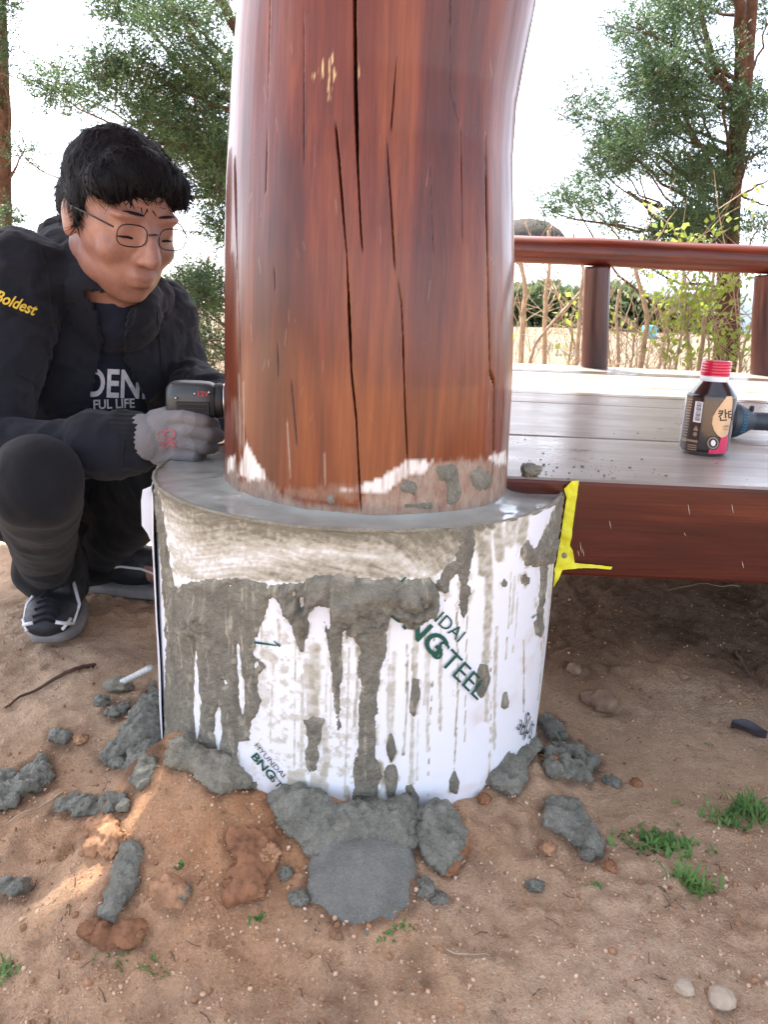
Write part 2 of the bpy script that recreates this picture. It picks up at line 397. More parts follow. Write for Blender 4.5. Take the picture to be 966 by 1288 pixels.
damp += .5 * np.exp(-((rr_ - .30) / .05) ** 2) * sstep(.1, .5, fbm(GV * 12, 3, 51))
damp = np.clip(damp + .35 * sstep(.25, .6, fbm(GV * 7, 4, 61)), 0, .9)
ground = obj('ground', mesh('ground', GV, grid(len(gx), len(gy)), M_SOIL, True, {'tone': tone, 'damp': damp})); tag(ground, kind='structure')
ZC_ = ground_z(X.ravel(), Y.ravel(), False).reshape(X.shape); ZF_ = Z.reshape(X.shape)
def gz(x, y, fine=False):
    """height of the ground sheet at one point, read from its own grid"""
    A = ZF_ if fine else ZC_; i = min(max(int(np.searchsorted(gx, x)) - 1, 0), len(gx) - 2); k = min(max(int(np.searchsorted(gy, y)) - 1, 0), len(gy) - 2)
    u = (x - gx[i]) / (gx[i + 1] - gx[i]); v = (y - gy[k]) / (gy[k + 1] - gy[k])
    return float(A[i, k] * (1 - u) * (1 - v) + A[i + 1, k] * u * (1 - v) + A[i, k + 1] * (1 - u) * v + A[i + 1, k + 1] * u * v)
def on_ground(px, py):
    z = 0.
    for _ in range(8):
        p = onz(px, py, z); z = gz(p[0], p[1])
    return onz(px, py, z)

def heap(name, label, poly, h, mat, lump=38, lamp=.5, cat='mortar', group=None, step=.0018, seed=0, edge=2.5, parent=None, grow=9., flat=False):
    """a pile lying on the ground: its own bumpy surface over the soil, edges tucked into the soil"""
    pts = np.array([on_ground(*p) for p in poly]); lo = pts.min(0) - .012; hi = pts.max(0) + .012
    nx = max(8, int((hi[0] - lo[0]) / step)); ny = max(8, int((hi[1] - lo[1]) / step))
    X, Y = np.meshgrid(np.linspace(lo[0], hi[0], nx), np.linspace(lo[1], hi[1], ny), indexing='ij'); x, y = X.ravel(), Y.ravel()
    z = ground_z(x, y, False); P = np.stack([x, y, z], 1); q = proj(P)
    sd = polysd(q, poly) + edge * fbm(P * 60, 3, seed + 1) * 1.6
    d1, d2 = worley(P * lump + fbm(P * 40, 2, seed)[:, None] * .35, seed + 3)
    d1b, _ = worley(P * lump * 2.3, seed + 7)
    body = (1 - np.exp(-np.maximum(sd, 0) / grow)) if not flat else np.sqrt(np.clip(sd / 42, 0, 1))
    t = h * body * (1 + lamp * (.75 - 1.5 * d1) + lamp * .5 * (.6 - d1b)) - (0 if flat else 1) * body * .55 * h * lamp * (np.exp(-(d2 - d1) / .07) * sstep(.0, .3, vn(P * lump * .5, seed + 21) + .2)) + .0062 * fbm(P * 120, 4, seed + 5, .62) * (0.22 if flat else 1) * body + (.004 * fbm(P * 26, 3, seed + 31) * body if flat else 0)
    t = np.where(sd > 0, np.maximum(t, .0012), np.maximum(sd * .0012, -.02))
    # overhang the lumps sideways a little so that they read as clods
    V = P.copy(); V[:, 2] = ground_z(x, y, True) * (sd <= 0) + z * (sd > 0) + t
    if not flat:
        V[:, 0] += .5 * h * lamp * vn(P * lump * .8, seed + 11) * body; V[:, 1] += .5 * h * lamp * vn(P * lump * .8, seed + 12) * body
    F = grid(nx, ny); keep = (sd[F] > -4).any(1)
    F = F[keep]; u, inv = np.unique(F, return_inverse=True)
    me = mesh(name, V[u], inv.reshape(F.shape), mat)
    o = obj(name, me)
    return tag(o, label, cat, group)

HEAPS = []
def clods(name, label, poly, h, mat, cat='mortar', seed=0, dens=1., rmax=.0100, vox=.0020):
    """a torn, crumbly pile: many lumps of different size pressed together into one surface"""
    rs = np.random.default_rng(seed + 500); poly = np.array(poly, float); lo, hi = poly.min(0), poly.max(0); n = int((hi[0] - lo[0]) * (hi[1] - lo[1]) / 30 * dens)
    Q = np.stack([rs.uniform(lo[0], hi[0], n), rs.uniform(lo[1], hi[1], n)], 1); sd = polysd(Q, poly); k = sd > 1.5; Q, sd = Q[k], sd[k]; parts = []
    for (x, y), s in zip(Q, sd):
        p = on_ground(x, y); px = np.linalg.norm(p - CC) / FPX; r = min(rs.uniform(.0045, rmax) if rs.random() < .7 else rs.uniform(.003, .006), (s + 4) * px); st_ = np.clip(s / 16, 0, 1) * h
        V = ICO2[0] * (1 + .30 * vn(ICO2[0] * 1.6 + rs.uniform(0, 50, 3), 3))[:, None] * r * rs.uniform(.75, 1.3, 3); parts.append(MB().add(V + p + np.array([0, 0, rs.uniform(.1, .5) * r + st_ * rs.uniform(.35, 1.)]), ICO2[1]))
        if st_ > .004: parts.append(MB().add(ICO1[0] * np.array([r, r, st_ * .6 + r]) + p, ICO1[1]))
    HEAPS.append((poly, cat)); V, N, F = fuse(parts, vox, 0)
    w1, w2 = worley(V * 150 + .4 * fbm(V * 90, 2, seed)[:, None], seed)
    V = V + N * (.0030 * fbm(V * 150, 4, seed + 3, .7) + .0024 * (.45 - w1))[:, None]
    return tag(obj(name, mesh(name, V, F, mat)), label, cat)

# ------------------------------------------------------------------ the footing drum
foot = empty('concrete_footing', (DC[0], DC[1], 0))
tag(foot, 'round concrete footing in a white steel sheet form, smeared with mortar, under the log post', 'footing')
th = np.concatenate([np.linspace(-180, -100, 14)[:-1], np.linspace(-100, 100, 520), np.linspace(100, 180, 14)[1:-1]]) * math.pi / 180
zz = np.linspace(-.03, ZT, 330)
T, Zg = np.meshgrid(th, zz, indexing='ij'); T = T.ravel(); Zg = Zg.ravel()
def drum(theta, z, r):
    return np.stack([DC[0] + r * np.sin(theta), DC[1] - r * np.cos(theta), z], -1)
DV = drum(T, Zg, DR); DQ = proj(DV); front = (np.abs(T) < R_(99))
DQ = np.where(front[:, None], DQ, -9999.)
S2 = np.stack([T * DR, Zg, np.zeros_like(T)], 1)      # arc length, height
BIG = [
 [(190, 618), (197, 650), (203, 690), (206, 735), (211, 800), (209, 860), (208, 930), (206, 1000), (330, 1020), (322, 985), (303, 972), (296, 950), (300, 932), (311, 930), (316, 905), (325, 885), (322, 850), (331, 838), (316, 822), (319, 803), (330, 775), (337, 752), (346, 752), (360, 772), (372, 800), (380, 818), (386, 790), (394, 758), (405, 760), (414, 790), (420, 828), (430, 826), (437, 798), (446, 802), (453, 820), (470, 832), (481, 838), (485, 815), (487, 788), (493, 770), (508, 784), (522, 792), (536, 778), (553, 762), (549, 742), (538, 727), (505, 728), (470, 730), (430, 723), (395, 727), (372, 735), (345, 736), (300, 729), (262, 730), (232, 735), (222, 745), (216, 730), (208, 690), (204, 650), (196, 618)],
 [(455, 806), (484, 812), (478, 850), (474, 880), (474, 905), (472, 945), (476, 960), (481, 975), (476, 995), (478, 1040), (438, 1040), (446, 990), (447, 960), (452, 930), (452, 890), (454, 860), (451, 838)],
 [(405, 760), (421, 775), (433, 798), (431, 830), (428, 870), (427, 912), (424, 921), (421, 885), (418, 852), (414, 815)],
 [(382, 905), (395, 901), (407, 905), (404, 925), (400, 945), (401, 968), (388, 973), (386, 950), (386, 925)],
 [(655, 686), (663, 680), (672, 690), (680, 678), (690, 660), (700, 640), (706, 618), (713, 610), (713, 626), (708, 640), (706, 650), (703, 670), (698, 690), (695, 705), (688, 710), (685, 730), (684, 760), (682, 778), (677, 780), (677, 760), (680, 730), (679, 711), (670, 712), (660, 709), (652, 700)],
 [(560, 664), (590, 660), (600, 680), (597, 698), (592, 712), (589, 735), (591, 745), (587, 762), (583, 781), (578, 766), (579, 745), (575, 722), (565, 730), (560, 755), (557, 745), (550, 735), (555, 720), (573, 702), (580, 684)],
]
DROPS = [
 [(491, 921), (496, 930), (498, 945), (492, 958), (487, 950), (485, 938), (488, 928)],
 [(488, 962), (497, 962), (501, 975), (499, 990), (496, 1000), (502, 1014), (495, 1024), (487, 1020), (489, 1005), (484, 985), (483, 970)],
 [(519, 854), (526, 855), (528, 870), (525, 886), (521, 900), (516, 896), (517, 875)],
 [(606, 837), (613, 839), (616, 853), (612, 868), (607, 877), (600, 869), (602, 855)],
 [(511, 988), (518, 986), (527, 1003), (522, 1016), (510, 1014)],
 [(572, 971), (577, 985), (575, 998), (566, 996), (566, 982)],
 [(672, 783), (681, 774), (684, 790), (680, 801), (674, 798)],
 [(654, 724), (660, 722), (666, 727), (665, 734), (659, 737), (654, 732)],
 [(635, 882), (637, 872), (640, 884), (638, 890), (633, 889)],
 [(243, 770), (262, 776), (262, 790), (250, 800), (236, 792), (234, 778)],
 [(630, 733), (634, 727), (638, 733), (635, 738), (631, 737)],
]
HOLES = [
 [(244, 802), (247, 805), (252, 855), (254, 895), (250, 925), (246, 942), (243, 925), (240, 885), (241, 835)],
 [(297, 808), (303, 812), (306, 845), (310, 870), (308, 890), (306, 908), (300, 890), (297, 865), (295, 830)],
 [(274, 882), (279, 895), (281, 925), (276, 950), (270, 948), (267, 920), (266, 900)],
 [(278, 854), (284, 852), (289, 862), (280, 863)],
 [(318, 834), (325, 830), (326, 838), (319, 843)],
 [(430, 705), (431, 700), (433, 705), (432, 708)],
 [(366, 743), (373, 740), (374, 750), (367, 752)], [(375, 750), (384, 748), (382, 762), (377, 765)],
 [(284, 735), (296, 733), (290, 740)], [(333, 738), (339, 735), (338, 742)],
 [(396, 762), (402, 759), (416, 762), (417, 790), (412, 795), (406, 780), (398, 770)],
 [(430, 795), (436, 790), (438, 830), (434, 870), (430, 850)],
]
q = DQ; wob = fbm(np.stack([T * DR * 160, Zg * 90, 0 * T], 1), 4, 71) * 4.2 + fbm(np.stack([T * DR * 500, Zg * 300, 0 * T], 1), 2, 72) * 1.6
sd = np.full(len(T), -25.)
for p in BIG: sd = np.maximum(sd, polysd(q, p) + wob)
for p in HOLES: sd = np.minimum(sd, -polysd(q, p) + wob * .6)
for p in DROPS: sd = np.maximum(sd, (polysd(q, p) + wob * .35) * 1.4)
lum = fbm(S2 * 55, 4, 81); cre = 0; w1, w2 = worley(S2 * 48 + lum[:, None] * .4, 82); w3, _ = worley(S2 * 110, 84)
under = np.exp(-((q[:, 1] - 765 + 10 * fbm(S2 * 20, 2, 5)) / 34) ** 2) * sstep(330, 370, q[:, 0]) * sstep(565, 540, q[:, 0])
under = np.maximum(under, .6 * np.exp(-((q[:, 0] - 685) ** 2 + (q[:, 1] - 690) ** 2) / 700.))
under = np.maximum(under, .7 * np.exp(-((q[:, 0] - 247) ** 2 + (q[:, 1] - 784) ** 2) / 260.))
thick = .0024 + .0105 * under + .0015 * sstep(820, 960, q[:, 1])
t = thick * (1 - np.exp(-np.maximum(sd, 0) / 3.2)) * (1 + .9 * under * (.8 - 1.6 * w1) + .25 * lum + .35 * under * (.6 - w3)) + (.0022 * fbm(S2 * 190, 4, 83, .6) + .0016 * (.5 - w3)) * (sd > 1)
t = np.where(sd > 0, np.maximum(t, .0007), np.maximum(sd * .0006, -.004))
t = t - .006 * under * np.exp(-(w2 - w1) / .08) * sstep(-.1, .3, lum) * (sd > 1.5)
t = np.where(sd > 0, np.maximum(t, .0007), t)
MV = drum(T, Zg, DR + .0008 + t)
MV[:, 2] -= .004 * under * (sd > 0) * w1
pale_ = sstep(.22, .6, fbm(np.stack([T * DR * 210, Zg * 16, 0 * T], 1), 4, 98)) * sstep(.05, .5, fbm(np.stack([T * DR * 500, Zg * 90, 0 * T], 1), 3, 99) + .25) * (1 - .7 * under) + .8 * sstep(3.5, 0, np.abs(sd - 1)) * sstep(.1, .5, fbm(S2 * 90, 3, 89))
pale_ = np.clip(pale_, 0, 1)
F = grid(len(th), len(zz), True); keep = (sd[F] > -4).any(1) & (Zg[F] < ZT - .001).any(1)
Fm = F[keep]; u, inv = np.unique(Fm, return_inverse=True)
o = child('mortar_coat', mesh('mortar_coat', MV[u], inv.reshape(Fm.shape), M_COAT, True, {'pale': pale_[u]}), foot); o['label'] = 'olive grey mortar smeared and dripping down the white sheet'
# thin cement film on the sheet
st = fbm(np.stack([T * DR * 60 + Zg * 40, Zg * 190 + T * DR * 30, 0 * T], 1), 4, 91)      # brushed streaks
wv = T * DR + .05 * fbm(S2 * 9, 2, 93); sl = .35 + .9 * sstep(.02, .13, T * DR) - .5 * sstep(-.05, -.2, T * DR)
st2 = fbm(np.stack([wv * 60, (Zg + sl * wv * .55) * 420, 0 * T], 1), 4, 92, .65)
band = [(186, 600), (200, 640), (214, 720), (240, 732), (300, 733), (365, 738), (420, 728), (500, 732), (545, 730), (575, 705), (592, 690), (604, 672), (640, 655), (700, 628), (716, 606), (716, 560), (186, 560)]
b = polysd(q, band) + 5 * st + wob
film = np.where(b > 0, .60 + .30 * st2 + .22 * fbm(S2 * 300, 3, 94) + .18 * st, 0) * sstep(0, 6, b)
rimd = (ZT - Zg) / .001
film = np.where(b > 0, film + .50 * np.exp(-rimd / 16.), film)
pale, tt = linesd(q, [(205, 660), (235, 700), (262, 712), (330, 700), (385, 692), (430, 694), (500, 702), (535, 722)])
wd = 8 + 12 * sstep(.75, .3, tt)
film -= .33 * np.exp(-(pale / wd) ** 2.0) * (b > 0) * (1 + .3 * st)
sm = lambda x0, x1, y0, y1, e=4: sstep(x0 - e, x0 + e, q[:, 0]) * sstep(x1 + e, x1 - e, q[:, 0]) * sstep(y0 - e, y0 + e, q[:, 1]) * sstep(y1 + e, y1 - e, q[:, 1])
STN = .75 + .5 * sstep(-.4, .3, fbm(S2 * 180, 3, 90))
def streak(pts, wdt, val, dash=0.):
    global film
    d, tt = linesd(q, pts); g = sstep(1.25, .55, np.abs(d + .5 * wob * min(1, wdt * .4)) / wdt) * STN
    if dash: g = g * sstep(-.1 + dash, .15 + dash, vn(np.stack([Zg * 130, 0 * T + pts[0][0], 0 * T], 1), 95))
    film = np.maximum(film, val * g * (1 + .35 * st))
for pts, wdt, val, dash in [
    ([(612, 668), (614, 760), (612, 832)], 5.5, .50, 0), ([(603, 668), (606, 720)], 6, .6, 0), ([(625, 650), (628, 700)], 7, .5, 0), ([(645, 645), (640, 680)], 8, .5, 0),
    ([(660, 640), (655, 680)], 7, .5, 0), ([(523, 790), (522, 852)], 3.4, .42, 0), ([(519, 900), (517, 985)], 2.8, .36, 0), ([(526, 905), (524, 980)], 1.6, .25, 0),
    ([(496, 822), (494, 870), (492, 922)], 3.2, .34, 0), ([(439, 815), (437, 900), (434, 1000)], 1.5, .42, 0), ([(546, 800), (542, 900), (538, 1000)], 1.0, .7, .1),
    ([(574, 770), (577, 860), (572, 970)], .9, .75, 0), ([(535, 790), (528, 880)], 1.0, .55, .05), ([(642, 720), (640, 790)], .9, .5, 0), ([(640, 780), (637, 830)], .8, .5, .1),
    ([(396, 815), (395, 905)], 8, .46, 0), ([(385, 830), (390, 900)], 4, .35, 0), ([(405, 905), (412, 950), (405, 985)], 5, .42, 0), ([(436, 990), (440, 1020)], 4, .4, 0), ([(693, 705), (690, 800)], 3, .25, 0),
    ([(684, 800), (676, 880)], 1.2, .3, 0), ([(478, 960), (482, 985)], 4, .55, 0), ([(350, 780), (352, 810)], 3, .4, 0), ([(332, 822), (345, 830)], 7, .4, 0), ([(420, 800), (436, 830)], 4, .3, 0)]:
    streak(pts, wdt, val, dash)
rs_ = np.random.default_rng(44)
for _ in range(30):
    x0 = rs_.uniform(322, 600) if rs_.random() < .8 else rs_.uniform(600, 690); y0 = rs_.uniform(770, 850) if x0 < 500 else rs_.uniform(700, 830); L = rs_.uniform(30, 190)
    streak([(x0, y0), (x0 - 1 + rs_.normal(0, 1), y0 + L * .5), (x0 - 3 + rs_.normal(0, 1.5), y0 + L)], rs_.uniform(.6, 2.6), rs_.uniform(.2, .6), rs_.choice([0, 0, 0, .05]))
lowp = polysd(q, [(360, 968), (385, 965), (388, 1003), (358, 1000)]); film = np.maximum(film, (.42 + .2 * st) * sstep(0, 4, lowp + wob))
lowp = polysd(q, [(388, 970), (402, 970), (415, 985), (416, 1000), (388, 1003)]); film = np.maximum(film, (.4 + .25 * st) * sstep(0, 4, lowp + wob))
speck = sm(318, 445, 790, 985, 12) * sstep(.02, .35, fbm(S2 * 130, 4, 96, .65)) * .34; film = np.maximum(film, speck)
film = np.maximum(film, .22 * sm(318, 345, 830, 880) * sstep(-.2, .3, lum))
film = np.maximum(film, .45 * sstep(-7, 0, sd) * (sstep(.0, .4, fbm(S2 * 130, 3, 97))))
film = np.clip(film, 0, 1)
dirt = .55 * np.exp(-(linesd(q, [(605, 905), (640, 870), (672, 800)])[0] / 14) ** 2) * sstep(-.2, .4, lum) + .4 * np.exp(-((Zg - .06) / .02) ** 2) * sstep(0, .4, lum) * front
SV = drum(T, Zg, DR + .0011 * film * st2 * (film > .1) + .0012 * vn(S2 * 6, 3))
sheet = child('sheet_form', mesh('sheet_form', SV, F, M_SHEET, True, {'film': film, 'dirt': np.clip(dirt, 0, 1)}), foot)
sheet['label'] = 'white coated steel sheet bent into a drum, with green printing'
# overlapping outer end of the sheet on the left with its bent corner
def cyl_hit(px, py, r=DR):
    d = ray(px, py); a = d[0] ** 2 + d[1] ** 2; bx, by = CC[0] - DC[0], CC[1] - DC[1]
    B = d[0] * bx + d[1] * by; c = bx * bx + by * by - r * r; disc = B * B - a * c
    k = (-B - math.sqrt(max(disc, 0))) / a; P = CC + d * k
    return math.atan2(P[0] - DC[0], -(P[1] - DC[1])), P[2]
ts, _ = cyl_hit(198, 800, DR + .005)
tt_ = np.linspace(ts - .75, ts, 30); z2 = np.linspace(-.02, ZT - .012, 60)
A, B = np.meshgrid(tt_, z2, indexing='ij'); A = A.ravel(); B = B.ravel()
rr = DR + .0030 + .0025 * sstep(ts - .2, ts, A) + .0015 * vn(np.stack([A * 3, B * 14, 0 * A], 1), 6)
n_ = len(A); V = np.concatenate([drum(A, B, rr), drum(A, B, rr - .0012)])
Fg = grid(len(tt_), len(z2)); e0 = np.arange(len(z2) - 1) + (len(tt_) - 1) * len(z2)
edge = np.stack([e0, e0 + 1, e0 + 1 + n_, e0 + n_], 1); top = np.arange(len(tt_) - 1) * len(z2) + len(z2) - 1
tope = np.stack([top, top + n_, top + len(z2) + n_, top + len(z2)], 1)
Fo = np.concatenate([Fg, Fg[:, ::-1] + n_, edge[:, ::-1], tope])
fl = .25 * sstep(.0, .5, fbm(np.concatenate([V]) * 40, 3, 7))
ov = obj('sheet_overlap', mesh('sheet_overlap', V, Fo, M_SHEET, True, {'film': fl, 'dirt': fl * 0}), sheet)
pl = [(191, 611), (179, 616), (177, 630), (178, 661), (185, 671), (193, 690), (196, 655)]
P0 = np.array([at(x, y, .875 - .0006 * (192 - x)) for x, y in pl]); P1 = P0 + np.array([.0, .0012, 0])
k_ = len(pl); me = mesh('bent_corner', np.concatenate([P0, P1]), [tuple(range(k_)), tuple(range(k_, 2 * k_))[::-1]] + [(i, i + k_, (i + 1) % k_ + k_, (i + 1) % k_) for i in range(k_)], M_SHEET, False, {'film': np.zeros(2 * k_), 'dirt': np.zeros(2 * k_)})
obj('bent_corner', me, sheet)
# wet cement surface between sheet and post
nr = 46; an = np.linspace(0, 2 * math.pi, 260, endpoint=False); rad = np.linspace(.02, DR - .0015, nr)
A, Rr = np.meshgrid(an, rad, indexing='ij'); A = A.ravel(); Rr = Rr.ravel()
V = np.stack([DC[0] + Rr * np.cos(A), DC[1] + Rr * np.sin(A), np.full(len(A), ZT - .003)], 1)
pd = np.hypot(V[:, 0] - PC[0], V[:, 1] - PC[1]) - .172
V[:, 2] += .006 * np.exp(-np.maximum(pd, 0) / .006) + .0014 * fbm(V * 22, 3, 13) + .0006 * fbm(V * 90, 2, 14)
V[:, 2] += .0035 * np.exp(-(DR - Rr) / .002)
child('cement_surface', mesh('cement_surface', V, grid(len(an), nr, True), M_CORE), foot)
# lip of mortar on the rim
A = np.linspace(0, 2 * math.pi, 420, endpoint=False); B = np.linspace(0, 2 * math.pi, 8, endpoint=False)
AA, BB = np.meshgrid(A, B, indexing='ij'); AA = AA.ravel(); BB = BB.ravel()
nz = fbm(np.stack([np.cos(AA) * 14, np.sin(AA) * 14, 0 * AA], 1), 4, 19)
lr = .0022 + .0016 * nz
lr = lr + .004 * np.exp(-((np.mod(AA - R_(2) + math.pi, 2 * math.pi) - math.pi) / .12) ** 2)
V = np.stack([DC[0] + (DR - .001 + lr * np.cos(BB)) * np.cos(AA), DC[1] + (DR - .001 + lr * np.cos(BB)) * np.sin(AA), ZT - .001 + .9 * lr * np.sin(BB)], 1)
Ft = []
nA, nB = len(A), len(B)
I, J = np.meshgrid(np.arange(nA), np.arange(nB), indexing='ij'); I = I.ravel(); J = J.ravel()
Ft = np.stack([I * nB + J, ((I + 1) % nA) * nB + J, ((I + 1) % nA) * nB + (J + 1) % nB, I * nB + (J + 1) % nB], 1)
child('mortar_rim', mesh('mortar_rim', V, Ft, M_MORT), foot)
# printed lettering on the sheet
def print_on_drum(name, txt, pa, pb, height_px, mat, bold=False, shear=.0, space=1., stretch=1.):
    """text centred between two photo points that lie on the drum, running from pa to pb"""
    (ta, za), (tb, zb) = cyl_hit(*pa), cyl_hit(*pb); a = np.array([ta * DR, za]); b_ = np.array([tb * DR, zb])
    L = np.linalg.norm(b_ - a); e = (b_ - a) / L; nrm = np.array([-e[1], e[0]])
    V, Fc = text_mesh(txt, 1, bold, shear, space); wtx = V[:, 0].max() - V[:, 0].min(); htx = .73
    V = V - np.array([(V[:, 0].max() + V[:, 0].min()) / 2, (V[:, 1].max() + V[:, 1].min()) / 2, 0])
    hp = height_px * L / np.hypot(pb[0] - pa[0], pb[1] - pa[1])
    s = (a + b_) / 2 + V[:, :1] * (L / wtx) * e + V[:, 1:2] * (hp / htx) * nrm
    return obj(name, mesh(name, drum(s[:, 0] / DR, s[:, 1], DR + .0021), Fc, mat, False), sheet)
print_on_drum('printed_letters', 'HYUNDAI', (503, 730), (580, 801), 15, M_GREEN)
print_on_drum('printed_letters', 'BNG', (497, 761), (556, 817), 24, M_GREEN, True)
print_on_drum('printed_letters', 'STEEL', (548, 812), (606, 871), 19, M_GREEN)
print_on_drum('printed_letters', 'HYUNDAI', (323, 935), (358, 975), 8, M_BLACKP)
print_on_drum('printed_letters', 'BNG', (320, 948), (345, 977), 13, M_GREEN, True)
print_on_drum('printed_letters', 'STEEL', (343, 976), (371, 1008), 11, M_BLACKP)
print_on_drum('printed_letters', 'SUS', (659, 903), (668, 921), 8, M_BLACKP)
print_on_drum('printed_letters', '304', (651, 909), (660, 926), 6, M_BLACKP)
def strip_on_drum(name, pts, w0, w1, mat):
    V = []
    for i, p in enumerate(pts):
        a = np.array(pts[max(i - 1, 0)]); b_ = np.array(pts[min(i + 1, len(pts) - 1)]); e = (b_ - a) / np.linalg.norm(b_ - a); nn = np.array([-e[1], e[0]]); w_ = (w0 + (w1 - w0) * i / (len(pts) - 1)) / 2
        for s in (-1, 1):
            t_, z_ = cyl_hit(*(np.array(p) + nn * w_ * s)); V.append(drum(np.array(t_), np.array(z_), DR + .0021))
    return obj(name, mesh(name, np.array(V), [(2 * i, 2 * i + 1, 2 * i + 3, 2 * i + 2) for i in range(len(pts) - 1)], mat, False), sheet)
strip_on_drum('printed_arrow', [(321, 807), (335, 809), (349, 811)], 3, 1.6, M_GREEN); strip_on_drum('printed_arrow', [(345, 805), (353, 812)], 1, 3, M_GREEN)
strip_on_drum('printed_arrow', [(668, 777), (673, 772)], 1.5, 1, M_GREEN)

# ------------------------------------------------------------------ the pavilion
pav = empty('wooden_pavilion', (0, .9, 0)); tag(pav, 'reddish lacquered wooden pavilion with log post, low plank deck and log railing', 'pavilion')
SILL = [(-330, 325), (-120, 312), (0, 300), (60, 295), (120, 291), (220, 286), (320, 284), (450, 284), (610, 284), (760, 286)]
SILR = [(-330, 705), (-120, 690), (0, 675), (70, 661), (130, 650), (200, 645.5), (330, 647), (480, 644.5), (560, 640), (607, 638), (760, 634)]
def sil(tab, yy=.872):
    P = np.array([at(x, y, yy) for y, x in tab]); k = np.argsort(P[:, 2]); return P[k, 2], P[k, 0]
zl, xl = sil(SILL); zr, xr = sil(SILR)
pz = np.concatenate([np.arange(.335, 1.32, .0038), np.linspace(1.33, 2.62, 30)])
pt = np.concatenate([np.linspace(-180, -97, 12)[:-1], np.linspace(-97, 97, 820), np.linspace(97, 180, 12)[1:-1]]) * math.pi / 180
T, Zg = np.meshgrid(pt, pz, indexing='ij'); T = T.ravel(); Zg = Zg.ravel()
XL = np.interp(Zg, zl, xl); XR = np.interp(Zg, zr, xr); pr = (XR - XL) / 2 * 1.018; pcx = (XL + XR) / 2
Sp = np.stack([np.sin(T) * .172, -np.cos(T) * .172, Zg * .25], 1)
pr = pr + .0035 * fbm(np.stack([np.sin(T) * 1.6, np.cos(T) * 1.6, Zg * 1.1], 1), 2, 101) + .0004 * fbm(np.stack([np.sin(T) * 9, np.cos(T) * 9, Zg * 2.5], 1), 3, 102) + .0011 * fbm(np.stack([np.sin(T) * 2.6, np.cos(T) * 2.6, Zg * 6], 1), 2, 103)
pr = np.where(np.abs(T) > R_(97), (XR - XL) / 2, pr)
base = np.stack([pcx + pr * np.sin(T), PC[1] - pr * np.cos(T), Zg], 1); q = proj(base); fr = np.abs(T) < R_(96); q = np.where(fr[:, None], q, -9999.)
CRACKS = [([(445, -40), (446, 0), (447, 106), (450, 212), (454, 293), (457, 325)], 2.3), ([(421, 150), (426, 200), (431, 263), (436, 320), (442, 470), (448, 527), (451, 590), (454, 640)], 2.1),
          ([(486, 165), (493, 272), (497, 340)], .6), ([(507, 420), (508, 460), (510, 520), (514, 598)], 1.4), ([(497, 330), (505, 380), (507, 425)], .5), ([(567, -40), (567, 0), (566, 110), (579, 160)], .9),
          ([(611, 170), (613, 300), (617, 470), (622, 484), (621, 576), (618, 620)], 1.6), ([(340, -40), (340, 0), (336, 170), (334, 240)], .7), ([(382, 10), (382, 208)], .7), ([(295, 204), (298, 320), (303, 484)], .8),
          ([(537, 93), (542, 238), (546, 320)], .6), ([(580, 160), (582, 300)], .55), ([(500, 60), (492, 165)], .5), ([(345, 340), (350, 470)], .5), ([(373, 560), (366, 480)], .5)]
crack = np.zeros(len(T))
for pts, wpx in CRACKS:
    d, tt = linesd(q, pts); d = np.abs(d + .7 * vn(np.stack([Zg * 16, 0 * T + pts[0][0], 0 * T], 1), 5))
    taper = sstep(0, .10, tt) * sstep(1, .85, tt) * .8 + .2
    wpx = .52 * wpx * taper * (1 + .3 * vn(np.stack([Zg * 18, 0 * T + pts[0][0], 0 * T], 1), 6))
    crack = np.maximum(crack, sstep(wpx + .35, wpx * .4, d) * np.clip(.1 + wpx / 1.5, 0, 1))
def pp(pts): return [(270 + x / 2.356, 300 + y / 2.356) for x, y in pts]
wob = fbm(np.stack([T * .17 * 220, Zg * 70, 0 * T], 1), 4, 111) * 5
putty = np.zeros(len(T))
for pts in ([(95, 600), (82, 640), (70, 705), (105, 716), (150, 712), (150, 690), (128, 665), (112, 640)], [(360, 748), (430, 735), (500, 705), (565, 662), (655, 656), (625, 690), (570, 705), (530, 738), (490, 757), (450, 748)], [(800, 655), (830, 640), (862, 630), (868, 668), (845, 672), (825, 660)], [(36, 650), (58, 645), (56, 690), (36, 692)]):
    putty = np.maximum(putty, sstep(-1, 2, polysd(q, pp(pts)) + wob * .8))
putty *= .6 + .4 * sstep(-.5, .2, fbm(np.stack([T * 40, Zg * 30, 0 * T], 1), 3, 7))
filmp = np.zeros(len(T))
for pts, v in (([(430, 765), (540, 728), (640, 662), (700, 655), (830, 650), (866, 640), (870, 780), (780, 800), (600, 825), (430, 830)], .85), ([(30, 660), (60, 640), (75, 715), (150, 700), (185, 745), (260, 790), (420, 815), (420, 840), (180, 815), (30, 760)], .75), ([(45, 470), (75, 480), (95, 610), (70, 640), (55, 560)], .35), ([(190, 740), (330, 735), (430, 725), (430, 775), (300, 775), (200, 765)], .35)):
    filmp = np.maximum(filmp, v * sstep(-3, 5, polysd(q, pp(pts)) + wob * 1.4))
filmp = np.maximum(filmp, .8 * sstep(.383, .372, Zg + .004 * wob / 5))
chip = sstep(0, 3, polysd(q, [(416, 65), (424, 78), (427, 95), (420, 110), (417, 125), (410, 128), (412, 105), (405, 98), (398, 105), (393, 95), (404, 84)]) + wob * 2.2) * sstep(.0, .3, fbm(np.stack([T * 70, Zg * 90, 0 * T], 1), 3, 8) + .15)
chip = np.maximum(chip, .8 * sstep(0, 2, polysd(q, [(450, 72), (452, 72), (453, 100), (450, 98)]) + wob * .4))
